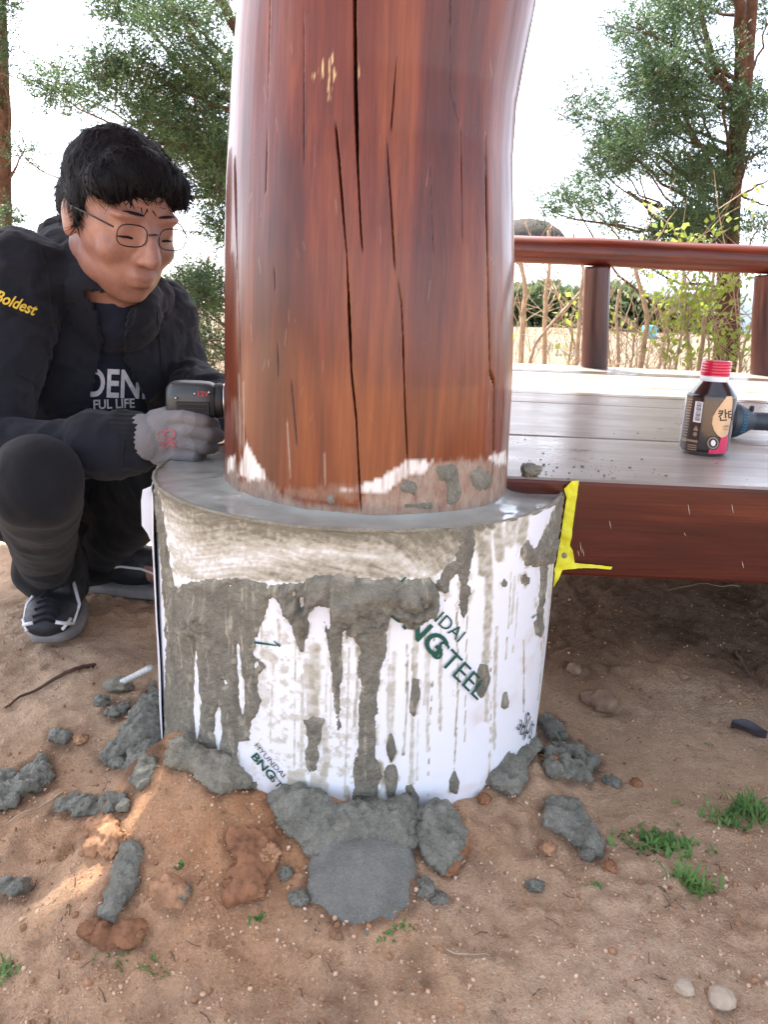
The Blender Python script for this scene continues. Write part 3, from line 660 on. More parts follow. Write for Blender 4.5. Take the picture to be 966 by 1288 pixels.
# pale scratches on the lacquer
rs = np.random.default_rng(5)
for _ in range(34):
    x0 = rs.uniform(296, 640) if rs.random() < .45 else rs.uniform(300, 400); y0 = rs.uniform(30, 560); L = rs.uniform(5, 26); dx = rs.normal(0, 2.5)
    k = np.where((np.abs(q[:, 0] - x0) < 14) & (q[:, 1] > y0 - 4) & (q[:, 1] < y0 + L + 4))[0]
    if len(k):
        d, _t = linesd(q[k], [(x0, y0), (x0 + dx, y0 + L)]); filmp[k] = np.maximum(filmp[k], rs.uniform(.15, .5) * np.exp(-(d / .55) ** 2))
for pts in ([(361, 530), (365, 600)], [(408, 570), (409, 610)], [(306, 480), (307, 580)], [(300, 470), (302, 560)]):
    d, _t = linesd(q, pts); filmp = np.maximum(filmp, .8 * np.exp(-(d / 1.0) ** 2))
V = base.copy(); dep = .016 * crack + .0004 * chip
V[:, 0] -= dep * np.sin(T); V[:, 1] += dep * np.cos(T)
post = child('log_post', mesh('log_post', V, grid(len(pt), len(pz), True), M_POST, True, {'film': np.clip(filmp, 0, 1), 'putty': putty, 'crack': np.clip(crack * 2.0, 0, 1), 'chip': chip}), pav)
post['label'] = 'thick lacquered log post with long drying cracks and mortar smears at its foot'
# lumps of mortar sticking to the foot of the post
LUMPS = [pp(p) for p in ([(655, 680), (700, 668), (725, 690), (715, 720), (728, 750), (715, 785), (695, 785), (690, 740), (670, 710)], [(752, 690), (790, 680), (815, 700), (815, 735), (790, 745), (765, 730)], [(545, 735), (575, 715), (600, 730), (590, 755), (560, 750)], [(560, 785), (640, 787), (640, 797), (565, 797)], [(340, 770), (350, 765), (352, 785), (342, 788)])]
w1, _ = worley(np.stack([base[:, 0], base[:, 1], base[:, 2]], 1) * 160, 5)
for p in LUMPS:
    s_ = polysd(q, p) + wob * 1.1
    t = np.where(s_ > 0, .0052 * (1 - np.exp(-s_ / 3.)) * (1.3 - 1.3 * w1) + .0005, np.maximum(s_ * .0006, -.004))
    V = base + t[:, None] * np.stack([np.sin(T), -np.cos(T), 0 * T], 1); F = grid(len(pt), len(pz), True); F = F[(s_[F] > -4).any(1)]; u, inv = np.unique(F, return_inverse=True)
    obj('mortar_lump', mesh('mortar_lump', V[u], inv.reshape(F.shape), M_MORTD), post)
# fascia beam, deck boards
fas = bevel(MB().box((1.9, .881, .3245), (3.6, .038, .120)).mesh('fascia_beam', M_FASC, False), .004, 2)
V = np.array([v.co[:] for v in fas.vertices])
child('fascia_beam', fas, pav)['label'] = 'dark red lacquered beam along the front edge of the deck'
for px_, py_, L_ in ((866, 634, 14), (921, 634, 12), (767, 655, 10), (730, 682, 14), (727, 692, 8), (733, 690, 10), (934, 706, 9), (861, 670, 4)):
    a_, b_ = at(px_, py_, .8614), at(px_ + 2, py_ + L_, .8614); k_ = MB().tube([a_, (a_ + b_) / 2, b_], [.0001, .00035, .0001], 5).mesh('paint_fleck', M_WASH); child('paint_fleck', k_, pav) if px_ > 712 else None
jy = [.8632, 1.165, 1.60, 1.78, 2.02, 2.40, 2.73]
rs = np.random.default_rng(3)
for i in range(len(jy) - 1):
    a, b = jy[i] + (.0 if i == 0 else .0022), jy[i + 1] - .0022
    nx_ = 60; xs = np.linspace(.03, 3.6, nx_); prof = [(a, -.03), (a, -.0035), (a + .0035, 0), ((a + b) / 2, .0008 * rs.normal()), (b - .0035, 0), (b, -.0035), (b, -.03)]
    V = np.array([[x, y, DECKZ + z + .0009 * math.sin(x * 3 + i) + (.0006 * i if z > -.01 else 0)] for x in xs for y, z in prof])
    n7 = len(prof); Fd = [tuple(f) for f in grid(nx_, n7)[:, ::-1]] + [tuple(range(n7)), tuple((nx_ - 1) * n7 + j for j in range(n7))[::-1]]
    Fd += [(k * n7, (k + 1) * n7, (k + 1) * n7 + n7 - 1, k * n7 + n7 - 1) for k in range(nx_ - 1)]
    child('deck_board', sharp(mesh('deck_board', V, Fd, M_DECK)), pav)
# railing
rail = empty('railing', (0, 0, 0)); rail.parent = pav
ry = 2.67; z0 = at(648, 313, ry); z1 = at(966, 327.5, ry)
def log(P0, P1, r0, r1, mat, name, seed, n=40, m_=28):
    P0, P1 = np.array(P0), np.array(P1); ax = (P1 - P0) / np.linalg.norm(P1 - P0); u = np.cross(ax, [0, 1, 0.3]); u /= np.linalg.norm(u); v = np.cross(ax, u)
    tt = np.linspace(0, 1, n); aa = np.linspace(0, 2 * math.pi, m_, endpoint=False); A, B = np.meshgrid(tt, aa, indexing='ij'); A = A.ravel(); B = B.ravel()
    L = np.linalg.norm(P1 - P0); r = r0 + (r1 - r0) * A; r = r * (1 + .06 * vn(np.stack([A * L * 3.5, np.cos(B) * .7, np.sin(B) * .7], 1), seed))
    V = P0 + (A * L)[:, None] * ax + (r * np.cos(B))[:, None] * u + (r * np.sin(B))[:, None] * v
    F = []
    for i in range(n - 1):
        for j in range(m_): F.append((i * m_ + j, i * m_ + (j + 1) % m_, (i + 1) * m_ + (j + 1) % m_, (i + 1) * m_ + j))
    F += [tuple(range(m_))[::-1], tuple((n - 1) * m_ + j for j in range(m_))]
    return mesh(name, V, F, mat)
zr_ = (z0[2] + z1[2]) / 2
o = obj('top_rail', log((.12, ry, zr_), (3.6, ry, zr_ + .0), .0455, .0460, M_RAIL, 'top_rail', 3, 80), rail); o.location = -Vector((0, .9, 0))
for (xt, yt, xb, yb) in ((752, 335, 747, 470), (968, 345, 960, 482), (1180, 352, 1170, 490)):
    a = at(xt, yt, ry); b = at(xb, yb, ry); b[2] = DECKZ - .01
    o = obj('baluster', log(b, a, .046, .044, M_BALU, 'baluster', int(xt)), rail); o.location = -Vector((0, .9, 0))
# roof overhead: two slopes of boards on log purlins; out of view, with a slit added to cast the sun sliver on the ground
M_ROOF = simple('dark roof boards', c3(110, 62, 42), .7, .2, 8, .2)
EZ, RZ, Y0, Y1, YR = 2.45, 3.05, .74, 3.00, 1.87
def roof_z(y): return EZ + (RZ - EZ) * (1 - abs(y - YR) / (YR - Y0))
def to_roof(P):
    P = np.array(P, float); k = 2.5
    for _ in range(30):
        Q = P + SUND * k / SUND[2]; k = roof_z(Q[1]) - P[2]
    return P + SUND * k / SUND[2]
SLIT = sorted([tuple(to_roof(on_ground(*p))[:2]) for p in [(200, 964), (180, 998), (150, 1045), (120, 1082), (85, 1118), (45, 1160), (2, 1205)]])
GAP = .014
def roof_piece(pts, name='roof_board'):
    V = np.array([[x, y, roof_z(y)] for x, y in pts] + [[x, y, roof_z(y) + .010] for x, y in pts]); k = len(pts)
    me = mesh(name, V, [tuple(range(k))[::-1], tuple(range(k, 2 * k))] + [(i, (i + 1) % k, (i + 1) % k + k, i + k) for i in range(k)], M_ROOF, False)
    return me
roof = empty('roof', (0, 0, 0)); roof.parent = pav
def rpart(name, me): o = obj(name, me, roof); o.location = -Vector((0, .9, 0)); return o
XL_, XR_ = -2.4, 4.2  # left eave stretched past the deck to keep the person in shade
rpart('roof_slope', roof_piece([(XL_, Y0), (XR_, Y0), (XR_, YR), (XL_, YR)]))
rpart('roof_slope', roof_piece([(XL_, YR), (SLIT[0][0], YR), (SLIT[0][0], Y1), (XL_, Y1)])); rpart('roof_slope', roof_piece([(SLIT[-1][0], YR), (XR_, YR), (XR_, Y1), (SLIT[-1][0], Y1)]))
lo_ = [(x, y - GAP / 2 * min(1, .45 + .3 * i)) for i, (x, y) in enumerate(SLIT)]; hi_ = [(x, y + GAP / 2 * min(1, .45 + .3 * i)) for i, (x, y) in enumerate(SLIT)]
for i in range(len(SLIT) - 1):
    rpart('roof_board', roof_piece([(lo_[i][0], YR), (lo_[i + 1][0], YR), lo_[i + 1], lo_[i]])); rpart('roof_board', roof_piece([hi_[i], hi_[i + 1], (hi_[i + 1][0], Y1), (hi_[i][0], Y1)]))
rpart('purlin', log((XL_, .9, 2.66), (XR_, .9, 2.66), .08, .08, M_BALU, 'purlin', 5)); rpart('purlin', log((XL_, 2.7, 2.70), (XR_, 2.7, 2.70), .08, .08, M_BALU, 'purlin', 6))
# ------------------------------------------------------------------ crouching person
M_SKIN = NT('skin'); _v = M_SKIN.co(); M_SKIN.p(Base_Color=M_SKIN.ramp(M_SKIN.noise(_v, 26, 6, .7), [(.25, c3(124, 86, 74)), (.5, c3(148, 107, 92)), (.75, c3(160, 121, 105))]), Roughness=.5, Normal=M_SKIN.bump(M_SKIN.noise(_v, 420, 4), .25, .002))
M_SKIN.b.inputs['Subsurface Weight'].default_value = .08; M_SKIN.b.inputs['Subsurface Radius'].default_value = (.01, .004, .002); M_SKIN = M_SKIN.m
def mat_cloth(name, col, var=.25, weave=900, bs=.4):
    k = NT(name); v = k.co(); n = k.noise(v, 9, 5, .65); f = k.noise(v, weave, 2, .6); l = k.noise(v, 160, 4, .8)
    c = k.ramp(n, [(.3, tuple(x * (1 - var) for x in col)), (.7, tuple(x * (1 + var) for x in col))])
    c = k.mix(k.ramp(l, [(.66, 0.), (.80, .10)]), c, c3(150, 150, 152))
    k.p(Base_Color=c, Roughness=.85, Normal=k.bump(k.math('ADD', f, k.math('MULTIPLY', n, 2.)), bs, .002), Sheen_Weight=.06, Sheen_Roughness=.5)
    k.b.inputs['Specular IOR Level'].default_value = .25
    return k.m
M_JACK = mat_cloth('black navy jacket cloth', c3(21, 23, 31)); M_TROU = mat_cloth('black trouser cloth', c3(18, 19, 23)); M_SHIRT = mat_cloth('navy shirt cloth', c3(27, 31, 45), .15)
M_PATCH = mat_cloth('black sleeve panel', c3(20, 21, 26), .15)
M_GLOVE = mat_cloth('grey knit glove', c3(112, 110, 111), .25, 500, .6)
M_PALM = mat_cloth('dark grey coated glove palm', c3(98, 95, 95), .15)
M_HAIR = simple('black hair', c3(15, 15, 18), .7, .4, 60, spec=.2); M_INK = simple('white shirt print', c3(196, 198, 200), .8, .12, 90); M_YEL = simple('yellow embroidery', c3(196, 168, 58), .8, .1, 90)
M_RED = simple('faded red print', c3(150, 86, 90), .8, .25, 150)
M_SHOE = simple('black shoe upper', c3(30, 32, 37), .6, .3, 60, .3); M_SOLE = simple('grey white shoe sole', c3(124, 122, 121), .7, .2, 40, .2); M_WHITE = simple('white shoe trim', c3(214, 214, 216), .6, .08)
M_GLASS = simple('dark spectacle frame', c3(25, 25, 28), .3, .05)

def capsule(P0, P1, r0, r1, n=20):
    P0, P1 = np.array(P0, float), np.array(P1, float); L = np.linalg.norm(P1 - P0); d = (P1 - P0) / max(L, 1e-9); pts = []; rs = []
    for a in np.linspace(-88, 0, 6): pts.append(P0 + d * r0 * math.sin(R_(a))); rs.append(r0 * math.cos(R_(a)))
    for k in (.33, .66): pts.append(P0 + d * L * k); rs.append(r0 + (r1 - r0) * k)
    for a in np.linspace(0, 88, 6): pts.append(P1 + d * r1 * math.sin(R_(a))); rs.append(r1 * math.cos(R_(a)))
    return MB().tube(np.array(pts), np.array(rs), n)
def ell(c, r, M=None):
    V = ICO3[0] * np.array(r)
    if M is not None: V = V @ np.asarray(M).T
    return MB().add(V + np.array(c), ICO3[1])
def folds(V, N, amp, sc, seed, stretch=(1, 1, 1)):
    P = V * np.array(stretch) * sc; a = fbm(P + .6 * fbm(P * .7, 2, seed + 9)[:, None], 3, seed)
    return V + N * (amp * (1 - 2.2 * np.abs(a)))[:, None]
def J(px, py, y): return at(px, py, y)
def cut(V, F, mask):
    F = F[~mask[F].any(1)]; u, inv = np.unique(F, return_inverse=True); return V[u], inv.reshape(F.shape)

j = dict(rsh=J(28, 352, 1.15), rel=J(-34, 574, 1.00), rwr=J(168, 561, .985), lsh=J(196, 402, 1.36), lel=J(226, 478, 1.36), lwr=J(300, 520, 1.14),
         chest=J(112, 440, 1.29), belly=J(80, 540, 1.34), pelv=J(58, 606, 1.42), neck=J(138, 368, 1.215), rhip=J(26, 610, 1.36), rkn=J(46, 612, .90), ran=J(58, 716, 1.22),
         lhip=J(110, 620, 1.44), lkn=J(222, 600, 1.20), lan=J(118, 700, 1.385), head=J(152, 272, 1.15))
fx = np.array([math.sin(R_(45)), -math.cos(R_(45)), 0]); rt = np.array([-math.cos(R_(45)), -math.sin(R_(45)), 0]); up = np.array([0, 0, 1.])
Mt = np.stack([rt, fx, up], 1)     # torso frame: columns right, forward, up
# head frame: turned about 45 deg to the right of the picture and bowed
yaw, bow = R_(44), R_(22)
hf0 = np.array([math.cos(yaw), -math.sin(yaw), 0]); hr = np.array([-math.sin(yaw), -math.cos(yaw), 0])
hf = hf0 * math.cos(bow) - up * math.sin(bow); hu = hf0 * math.sin(bow) + up * math.cos(bow)
Mh = np.stack([hr, hf, hu], 1); HC = j['head']
HS = .93
def H(x, y, z): return HC + Mh @ np.array([x, y, z]) * HS
def hell(c, r): return ell(H(*c), np.array(r) * HS, Mh)
def hcap(a, b, r0, r1): return capsule(H(*a), H(*b), r0, r1)

headparts = [hell((0, -.012, .032), (.077, .096, .086)), hell((0, .02, -.01), (.071, .074, .08)), hell((0, .034, -.055), (.056, .058, .066)), hell((0, .060, -.096), (.028, .022, .020)), hell((.040, .012, -.068), (.022, .045, .032)), hell((-.040, .012, -.068), (.022, .045, .032)),
    hcap((0, .088, .012), (0, .112, -.028), .0085, .0125), hell((.011, .100, -.034), (.009, .011, .008)), hell((-.011, .100, -.034), (.009, .011, .008)),
    hell((.03, .074, .026), (.026, .016, .009)), hell((-.03, .074, .026), (.026, .016, .009)), hell((.032, .075, .006), (.0155, .012, .011)), hell((-.032, .075, .006), (.0155, .012, .011)),
    hell((.036, .060, -.03), (.028, .022, .026)), hell((-.036, .060, -.03), (.028, .022, .026)),
    hell((0, .090, -.060), (.024, .010, .0065)), hell((0, .0885, -.073), (.021, .0105, .0075)),
    hell((.077, -.008, -.012), (.008, .019, .032)), hell((-.077, -.008, -.012), (.008, .019, .032)), hell((.080, -.016, -.004), (.006, .012, .020)), hell((-.080, -.016, -.004), (.006, .012, .020)),
    capsule(H(0, -.03, -.06), j['neck'] - up * .02, .056, .062)]
def hand(sgn_r, thick):
    """right hand closed round the drill grip: palm, four bent fingers stacked, thumb over the top"""
    d0 = .975; P = []
    pal = [(178, 545, 26), (205, 549, 38), (228, 551, 36)]
    P.append(capsule(J(172, 552, .985), J(186, 552, .975), .026 * thick, .029 * thick))
    for x, y, r in pal: P.append(ell(J(x, y, d0), (.026 * thick, .021 * thick, r * d0 / FPX * thick * .98)))
    fin = [((230, 524), (256, 530), (267, 535), .0096), ((234, 541), (262, 546), (275, 548), .0098), ((232, 558), (256, 562), (267, 563), .0094), ((224, 573), (244, 575), (253, 575), .0084)]
    for i, (a, b, c, r) in enumerate(fin):
        A = J(*a, d0 - .012); B = J(*b, d0 - .014); C_ = J(*c, d0 + .008); D = C_ + np.array([-.022, .024, -.002])
        P += [capsule(J(a[0] - 26, a[1] + 3, d0 - .004), A, r * 1.15 * thick, r * 1.08 * thick), capsule(A, B, r * thick, r * thick), capsule(B, C_, r * thick, r * .95 * thick), capsule(C_, D, r * .95 * thick, r * .85 * thick)]
    P += [capsule(J(196, 528, d0 + .012), J(222, 520, d0 + .034), .0145 * thick, .012 * thick), capsule(J(222, 520, d0 + .034), J(248, 524, d0 + .046), .012 * thick, .0105 * thick)]
    return P
trunk = [ell(j['chest'], (.165, .105, .15), Mt), ell(j['belly'], (.15, .105, .13), Mt), ell(j['pelv'], (.16, .12, .11), Mt), capsule(j['chest'] + up * .06, j['neck'], .10, .06)]
def limbs(k):
    return [capsule(j['chest'] + up * .07 + rt * .06, j['rsh'], .075 * k, .070 * k), capsule(j['rsh'], j['rel'], .060 * k, .050 * k), capsule(j['rel'], j['rwr'], .047 * k, .030 * k),
            capsule(j['chest'] + up * .06 - rt * .06, j['lsh'], .075 * k, .066 * k), capsule(j['lsh'], j['lel'], .058 * k, .049 * k), capsule(j['lel'], j['lwr'], .047 * k, .034 * k)]
def legs(k):
    return [capsule(j['rhip'], j['rkn'], .080 * k, .053 * k), capsule(j['rkn'], j['ran'], .052 * k, .038 * k), capsule(j['lhip'], j['lkn'], .082 * k, .060 * k), capsule(j['lkn'], j['lan'], .056 * k, .040 * k), capsule(j['pelv'], j['rhip'], .1 * k, .085 * k), capsule(j['pelv'], j['lhip'], .1 * k, .085 * k)]
toeR, heelR = on_ground(64, 806), np.array([j['ran'][0] + .012, 1.285, 0.]); toeL = np.array([-.30, 1.37, 0]); heelL = J(100, 728, 1.39)
feet = [capsule(j['ran'], heelR + up * .05, .034, .03), capsule(heelR + up * .045, toeR + up * .04, .032, .026), capsule(j['lan'], heelL + up * .04, .034, .03), capsule(heelL + up * .045, toeL + up * .04, .032, .026)]
lh = [capsule(j['lwr'], j['lwr'] + np.array([.05, -.02, .0]), .03, .028)]
for i in range(4): lh += [capsule(j['lwr'] + np.array([.05, -.02, .018 - .018 * i]), j['lwr'] + np.array([.10, -.045, .016 - .017 * i]), .010, .0085)]
lh += [capsule(j['lwr'] + np.array([.03, -.03, .02]), j['lwr'] + np.array([.07, -.06, .035]), .011, .009)]
V, N, F = fuse(headparts + trunk + limbs(.72) + legs(.74) + feet + hand(1, .82) + lh, .0046, 3)
person = obj('person', mesh('person', V, F, M_SKIN))
tag(person, 'crouching person in dark jacket and trousers, bowed head, glove gripping a drill beside the post', 'person')
# eyes and brows lie on the face
mb = MB()
for s in (1, -1):
    mb.tube([H(s * (.018 + .007 * i), .0885 - .0022 * abs(i - 1.5) ** 1.5, -.003 - .0012 * abs(i - 2)) for i in range(5)], [.0006, .0016, .0018, .0016, .0006], 6)
obj('eyelashes', mb.mesh('eyelashes', M_HAIR), person)['kind'] = 'stuff'
mb = MB()
for s in (1, -1):
    mb.tube([H(s * (.012 + .0095 * i), .0905 - .0024 * i ** 1.25, .031 + .0022 * math.sin(i * .8) - .0006 * i) for i in range(5)], [.0012, .0022, .0024, .002, .0006], 6)
obj('eyebrows', mb.mesh('eyebrows', M_HAIR), person)['kind'] = 'stuff'
mb = MB(); mb.tube([H(-.021 + .007 * i, .0985 - .004 * abs(i - 3) ** 1.2 * .5, -.0665) for i in range(7)], [.0001, .0004, .0007, .0008, .0007, .0004, .0001], 6)
obj('mouth_line', mb.mesh('mouth_line', simple('lip line', c3(120, 66, 60), .6, .1)), person)
mb = MB()
for s in (1, -1):
    L = []
    for i in range(22):
        a = 2 * math.pi * i / 22; ca, sa = math.cos(a), math.sin(a); k = (abs(ca) ** 3 + abs(sa) ** 3) ** (-1 / 3.)
        L.append(H(s * .033 + .025 * ca * k * .92, .103 - .08 * abs(s * .033 + .024 * ca) ** 1.4 * 1.6, .004 + .0175 * sa * k * .92))
    mb.tube(L + [L[0]], .0009, 6, False)
    mb.tube([H(s * .059, .094, .012), H(s * .074, .05, .012), H(s * .083, .0, .008), H(s * .083, -.02, -.004)], .0013, 6)
mb.tube([H(-.009, .104, .008), H(0, .108, .011), H(.009, .104, .008)], .0013, 6)
obj('spectacles', mb.mesh('spectacles', M_GLASS), person)
# hair: a cap plus many strands
hp = [hell((0, -.018, .043), (.081, .097, .083)), hell((0, -.055, .0), (.074, .062, .07)), hell((0, .045, .078), (.062, .045, .036)), hell((.070, -.006, .022), (.013, .030, .034)), hell((-.070, -.006, .022), (.013, .030, .034)), hell((.05, .045, .062), (.03, .035, .03)), hell((-.05, .045, .062), (.03, .035, .03)), hell((.074, .012, .006), (.006, .011, .022)), hell((-.074, .012, .006), (.006, .011, .022))]
V, N, F = fuse(hp, .004, 4)
lv = (V - HC) @ Mh
V = V + N * (.0045 * fbm(np.stack([lv[:, 0] * 70, lv[:, 1] * 28, lv[:, 2] * 20], 1), 3, 5))[:, None]
hair = obj('hair', mesh('hair', V, F, M_HAIR), person)
rs = np.random.default_rng(11); sel = rs.choice(len(V), 3400); SV = []; SF = []
crown = H(0, -.05, .13)
for a in sel:
    p = V[a]; n = N[a]; g = (p - crown); g -= n * (g @ n); g /= np.linalg.norm(g) + 1e-6; g = g + .45 * rs.normal(size=3); g -= n * (g @ n); g /= np.linalg.norm(g) + 1e-6
    L = rs.uniform(.014, .032); wv = np.cross(n, g) * rs.uniform(.0007, .0014); b0 = len(SV)
    for t_ in (0, .5, 1):
        c_ = p + g * L * t_ + n * (.001 + .0045 * math.sin(t_ * 2.6) * rs.uniform(.2, 1)); ww = wv * (1 - t_ * .85); SV += [c_ - ww, c_ + ww]
    SF += [(b0, b0 + 1, b0 + 3, b0 + 2), (b0 + 2, b0 + 3, b0 + 5, b0 + 4)]
o = obj('hair_strands', mesh('hair_strands', np.array(SV), np.array(SF), M_HAIR, False), hair); o['kind'] = 'stuff'
# trousers
tp = legs(1.0) + [ell(j['pelv'], (.17, .13, .12), Mt), ell(j['rkn'] + np.array([0, .005, .005]), (.053, .052, .056)), capsule(j['ran'] + up * .05, j['ran'] + up * .005, .052, .056), capsule(j['lan'] + up * .05, j['lan'] + up * .0, .052, .056)]
V, N, F = fuse(tp, .0045, 6)
V = folds(V, N, .0058, 9, 31, (1, 1, 1.0)); V = folds(V, N, .0012, 24, 37, (1, .6, .8))
obj('trousers', mesh('trousers', V, F, M_TROU), person)
# shirt and open jacket
V, N, F = fuse([ell(j['chest'], (.172, .112, .157), Mt), ell(j['belly'], (.158, .112, .14), Mt), capsule(j['chest'] + up * .05, j['neck'] - up * .028, .105, .066)], .0045, 6)
V = folds(V, N, .0022, 26, 41)
shirt_me = mesh('t_shirt', V, F, M_SHIRT); shirt = obj('t_shirt', shirt_me, person)
BSHIRT = BVHTree.FromPolygons([tuple(v) for v in V], [tuple(f) for f in F])
jp = [ell(j['chest'] + fx * .004, (.185, .126, .168), Mt), ell(j['belly'] + fx * .0, (.176, .128, .15), Mt), capsule(j['chest'] + up * .05, j['neck'] - up * .02, .115, .076)] + limbs(1.06) + \
     [capsule(j['rwr'] - np.array([.05, 0, 0]), j['rwr'] - np.array([.012, 0, 0]), .044, .040), ell(j['rel'], (.062, .06, .06))]
jp += [capsule(J(82, 322, 1.22), J(112, 362, 1.16), .046, .040), capsule(J(112, 362, 1.16), J(150, 392, 1.15), .034, .022), capsule(J(84, 312, 1.27), J(190, 372, 1.28), .046, .034), capsule(J(190, 372, 1.28), J(168, 395, 1.18), .03, .02)]   # raised collar / hood
V, N, F = fuse(jp, .0045, 5)
V = folds(V, N, .0060, 15, 51, (1, 1, 1.5)); V = folds(V, N, .0016, 34, 57, (1.2, 1, 1.1)); V = V + N * (.0010 * fbm(V * 130, 2, 59))[:, None]
q = proj(V); facing = ((V - CC) * N).sum(1) < 0
op = polysd(q, [(106, 368), (122, 396), (130, 430), (124, 462), (116, 495), (108, 530), (108, 565), (196, 565), (190, 528), (182, 500), (168, 476), (156, 452), (154, 425), (162, 398), (180, 368)])
depth_ok = np.abs((V - j['chest']) @ fx) < .35
msk = (op > 0) & facing & (V[:, 1] > 1.06)
V2, F2 = cut(V, F, msk)
jme = mesh('jacket', V2, F2, M_JACK); jacket = obj('jacket', jme, person)
sd_ = jacket.modifiers.new('s', 'SOLIDIFY'); sd_.thickness = .005; sd_.offset = -1
BJ = BVHTree.FromPolygons([tuple(v) for v in V2], [tuple(f) for f in F2])
def drape(name, Vt, Ft, bvh, mat, parent, off=.0016):
    """lay a flat figure given in photo pixels on a surface"""
    out = []
    for x, y in Vt:
        d = Vector(ray(x, y)).normalized(); h = bvh.ray_cast(Vector(CC), d)
        if h[0] is None: h = bvh.find_nearest(Vector(at(x, y, 1.1)))
        out.append(np.array(h[0]) - np.array(d) * off)
    return obj(name, mesh(name, np.array(out), Ft, mat, False), parent)
def text_px(txt, a, b, hpx, bold=False, shear=0, space=1.):
    V, F = text_mesh(txt, 1, bold, shear, space); a = np.array(a, float); b = np.array(b, float); L = np.linalg.norm(b - a); e = (b - a) / L; n = np.array([e[1], -e[0]])
    V = V - np.array([(V[:, 0].max() + V[:, 0].min()) / 2, (V[:, 1].max() + V[:, 1].min()) / 2, 0]); w_ = V[:, 0].max() - V[:, 0].min(); h_ = V[:, 1].max() - V[:, 1].min()
    return (a + b) / 2 + V[:, :1] * L / w_ * e + V[:, 1:2] * hpx / h_ * n, F
drape('shirt_print', *text_px('DENI', (108, 481), (184, 484), 36, True), BSHIRT, M_INK, shirt, .0025)
drape('shirt_print', *text_px('FUL LIFE', (117, 509), (169, 507), 12, True), BSHIRT, M_INK, shirt, .0025)
# sleeve panel and its embroidered word
def quadpatch(poly_rows): 
    V = [p for r in poly_rows for p in r]; n = len(poly_rows[0]); return V, [(i * n + k, i * n + k + 1, (i + 1) * n + k + 1, (i + 1) * n + k) for i in range(len(poly_rows) - 1) for k in range(n - 1)]
rows = []
for i in range(12):
    t_ = i / 11; rows.append([(-14 + 66 * u + 3 * t_, 356 + 28 * u + 26 * t_) for u in np.linspace(0, 1, 20)])
panel = drape('sleeve_panel', *quadpatch(rows), BJ, M_PATCH, jacket, .0022)
o = drape('sleeve_print', *text_px('Boldest', (-6, 371), (46, 391), 15, True, .25), BJ, M_YEL, jacket, .0042)
# zip edges
for side in ([(122, 398), (130, 430), (124, 462), (116, 495), (109, 525)], [(161, 400), (154, 425), (156, 452), (168, 476), (182, 500), (189, 524)]):
    pts = []
    for (x0, y0), (x1, y1) in zip(side[:-1], side[1:]):
        for k in range(4):
            x, y = x0 + (x1 - x0) * k / 4 + (-2.5 if side[0][0] < 140 else 2.5), y0 + (y1 - y0) * k / 4; d = Vector(ray(x, y)).normalized(); h = BJ.ray_cast(Vector(CC), d)
            if h[0] is not None and h[0].y > 1.06: pts.append(np.array(h[0]) - np.array(d) * .001)
    if len(pts) > 3: obj('zip_tape', MB().tube(pts, .0022, 6).mesh('zip_tape', M_PATCH), jacket)
for pts_ in ([(50, 312), (60, 345), (64, 390), (60, 440), (64, 480)], [(197, 392), (201, 440), (204, 490)], [(20, 470), (40, 480), (58, 500)], [(152, 530), (155, 560), (152, 590)]):
    P_ = []
    for (x0, y0), (x1, y1) in zip(pts_[:-1], pts_[1:]):
        for k in range(6):
            d = Vector(ray(x0 + (x1 - x0) * k / 6, y0 + (y1 - y0) * k / 6)).normalized(); h = BJ.ray_cast(Vector(CC), d)
            if h[0] is not None: P_.append(np.array(h[0]) - np.array(d) * .0004)
    if len(P_) > 3: obj('seam', MB().tube(P_, .0013, 6).mesh('seam', M_PATCH), jacket)
# cuff and glove
cf = [capsule(J(157, 551, .985), J(168, 551, .982), .040, .036)]
V, N, F = fuse(cf, .003, 2); V = V + N * (.0012 * np.sin((V @ np.array([0, .3, 1])) * 900))[:, None]; obj('cuff', mesh('cuff', V, F, M_PATCH), jacket)
V, N, F = fuse(hand(1, 1.0), .0019, 3)
V = V + N * (.0009 * fbm(V * 60, 3, 61))[:, None]
glove_me = mesh('glove', V, F, M_GLOVE); glove = obj('glove', glove_me, person); glove['label'] = 'grey knit work glove with faded red print'
# darker coated fingertips
glove_me.materials.append(M_PALM); qg = proj(V); tip = (qg[:, 0] > 243 + 9 * fbm(V * 70, 2, 3)) | (V[:, 1] > .985)
ti = tip[F].all(1); glove_me.polygons.foreach_set('material_index', ti.astype(np.int32))
BG = BVHTree.FromPolygons([tuple(v) for v in V], [tuple(f) for f in F])
drape('glove_print', *text_px('OK', (212, 540), (214, 566), 16, True), BG, M_RED, glove, .0014); drape('glove_print', *text_px('CE', (201, 541), (204, 562), 7, False), BG, M_RED, glove, .0014)
V, N, F = fuse([capsule(a_.V[0].mean(0), a_.V[0].mean(0), .001, .001) for a_ in []] + [capsule(j['lwr'] - np.array([.02, -.01, 0]), j['lwr'] + np.array([.05, -.02, .0]), .037, .034)] + [capsule(j['lwr'] + np.array([.05, -.02, .018 - .018 * i]), j['lwr'] + np.array([.10, -.045, .016 - .017 * i]), .0115, .0105) for i in range(4)] + [capsule(j['lwr'] + np.array([.03, -.03, .02]), j['lwr'] + np.array([.07, -.06, .035]), .013, .011)], .003, 3)
obj('glove', mesh('glove', V, F, M_GLOVE), person)
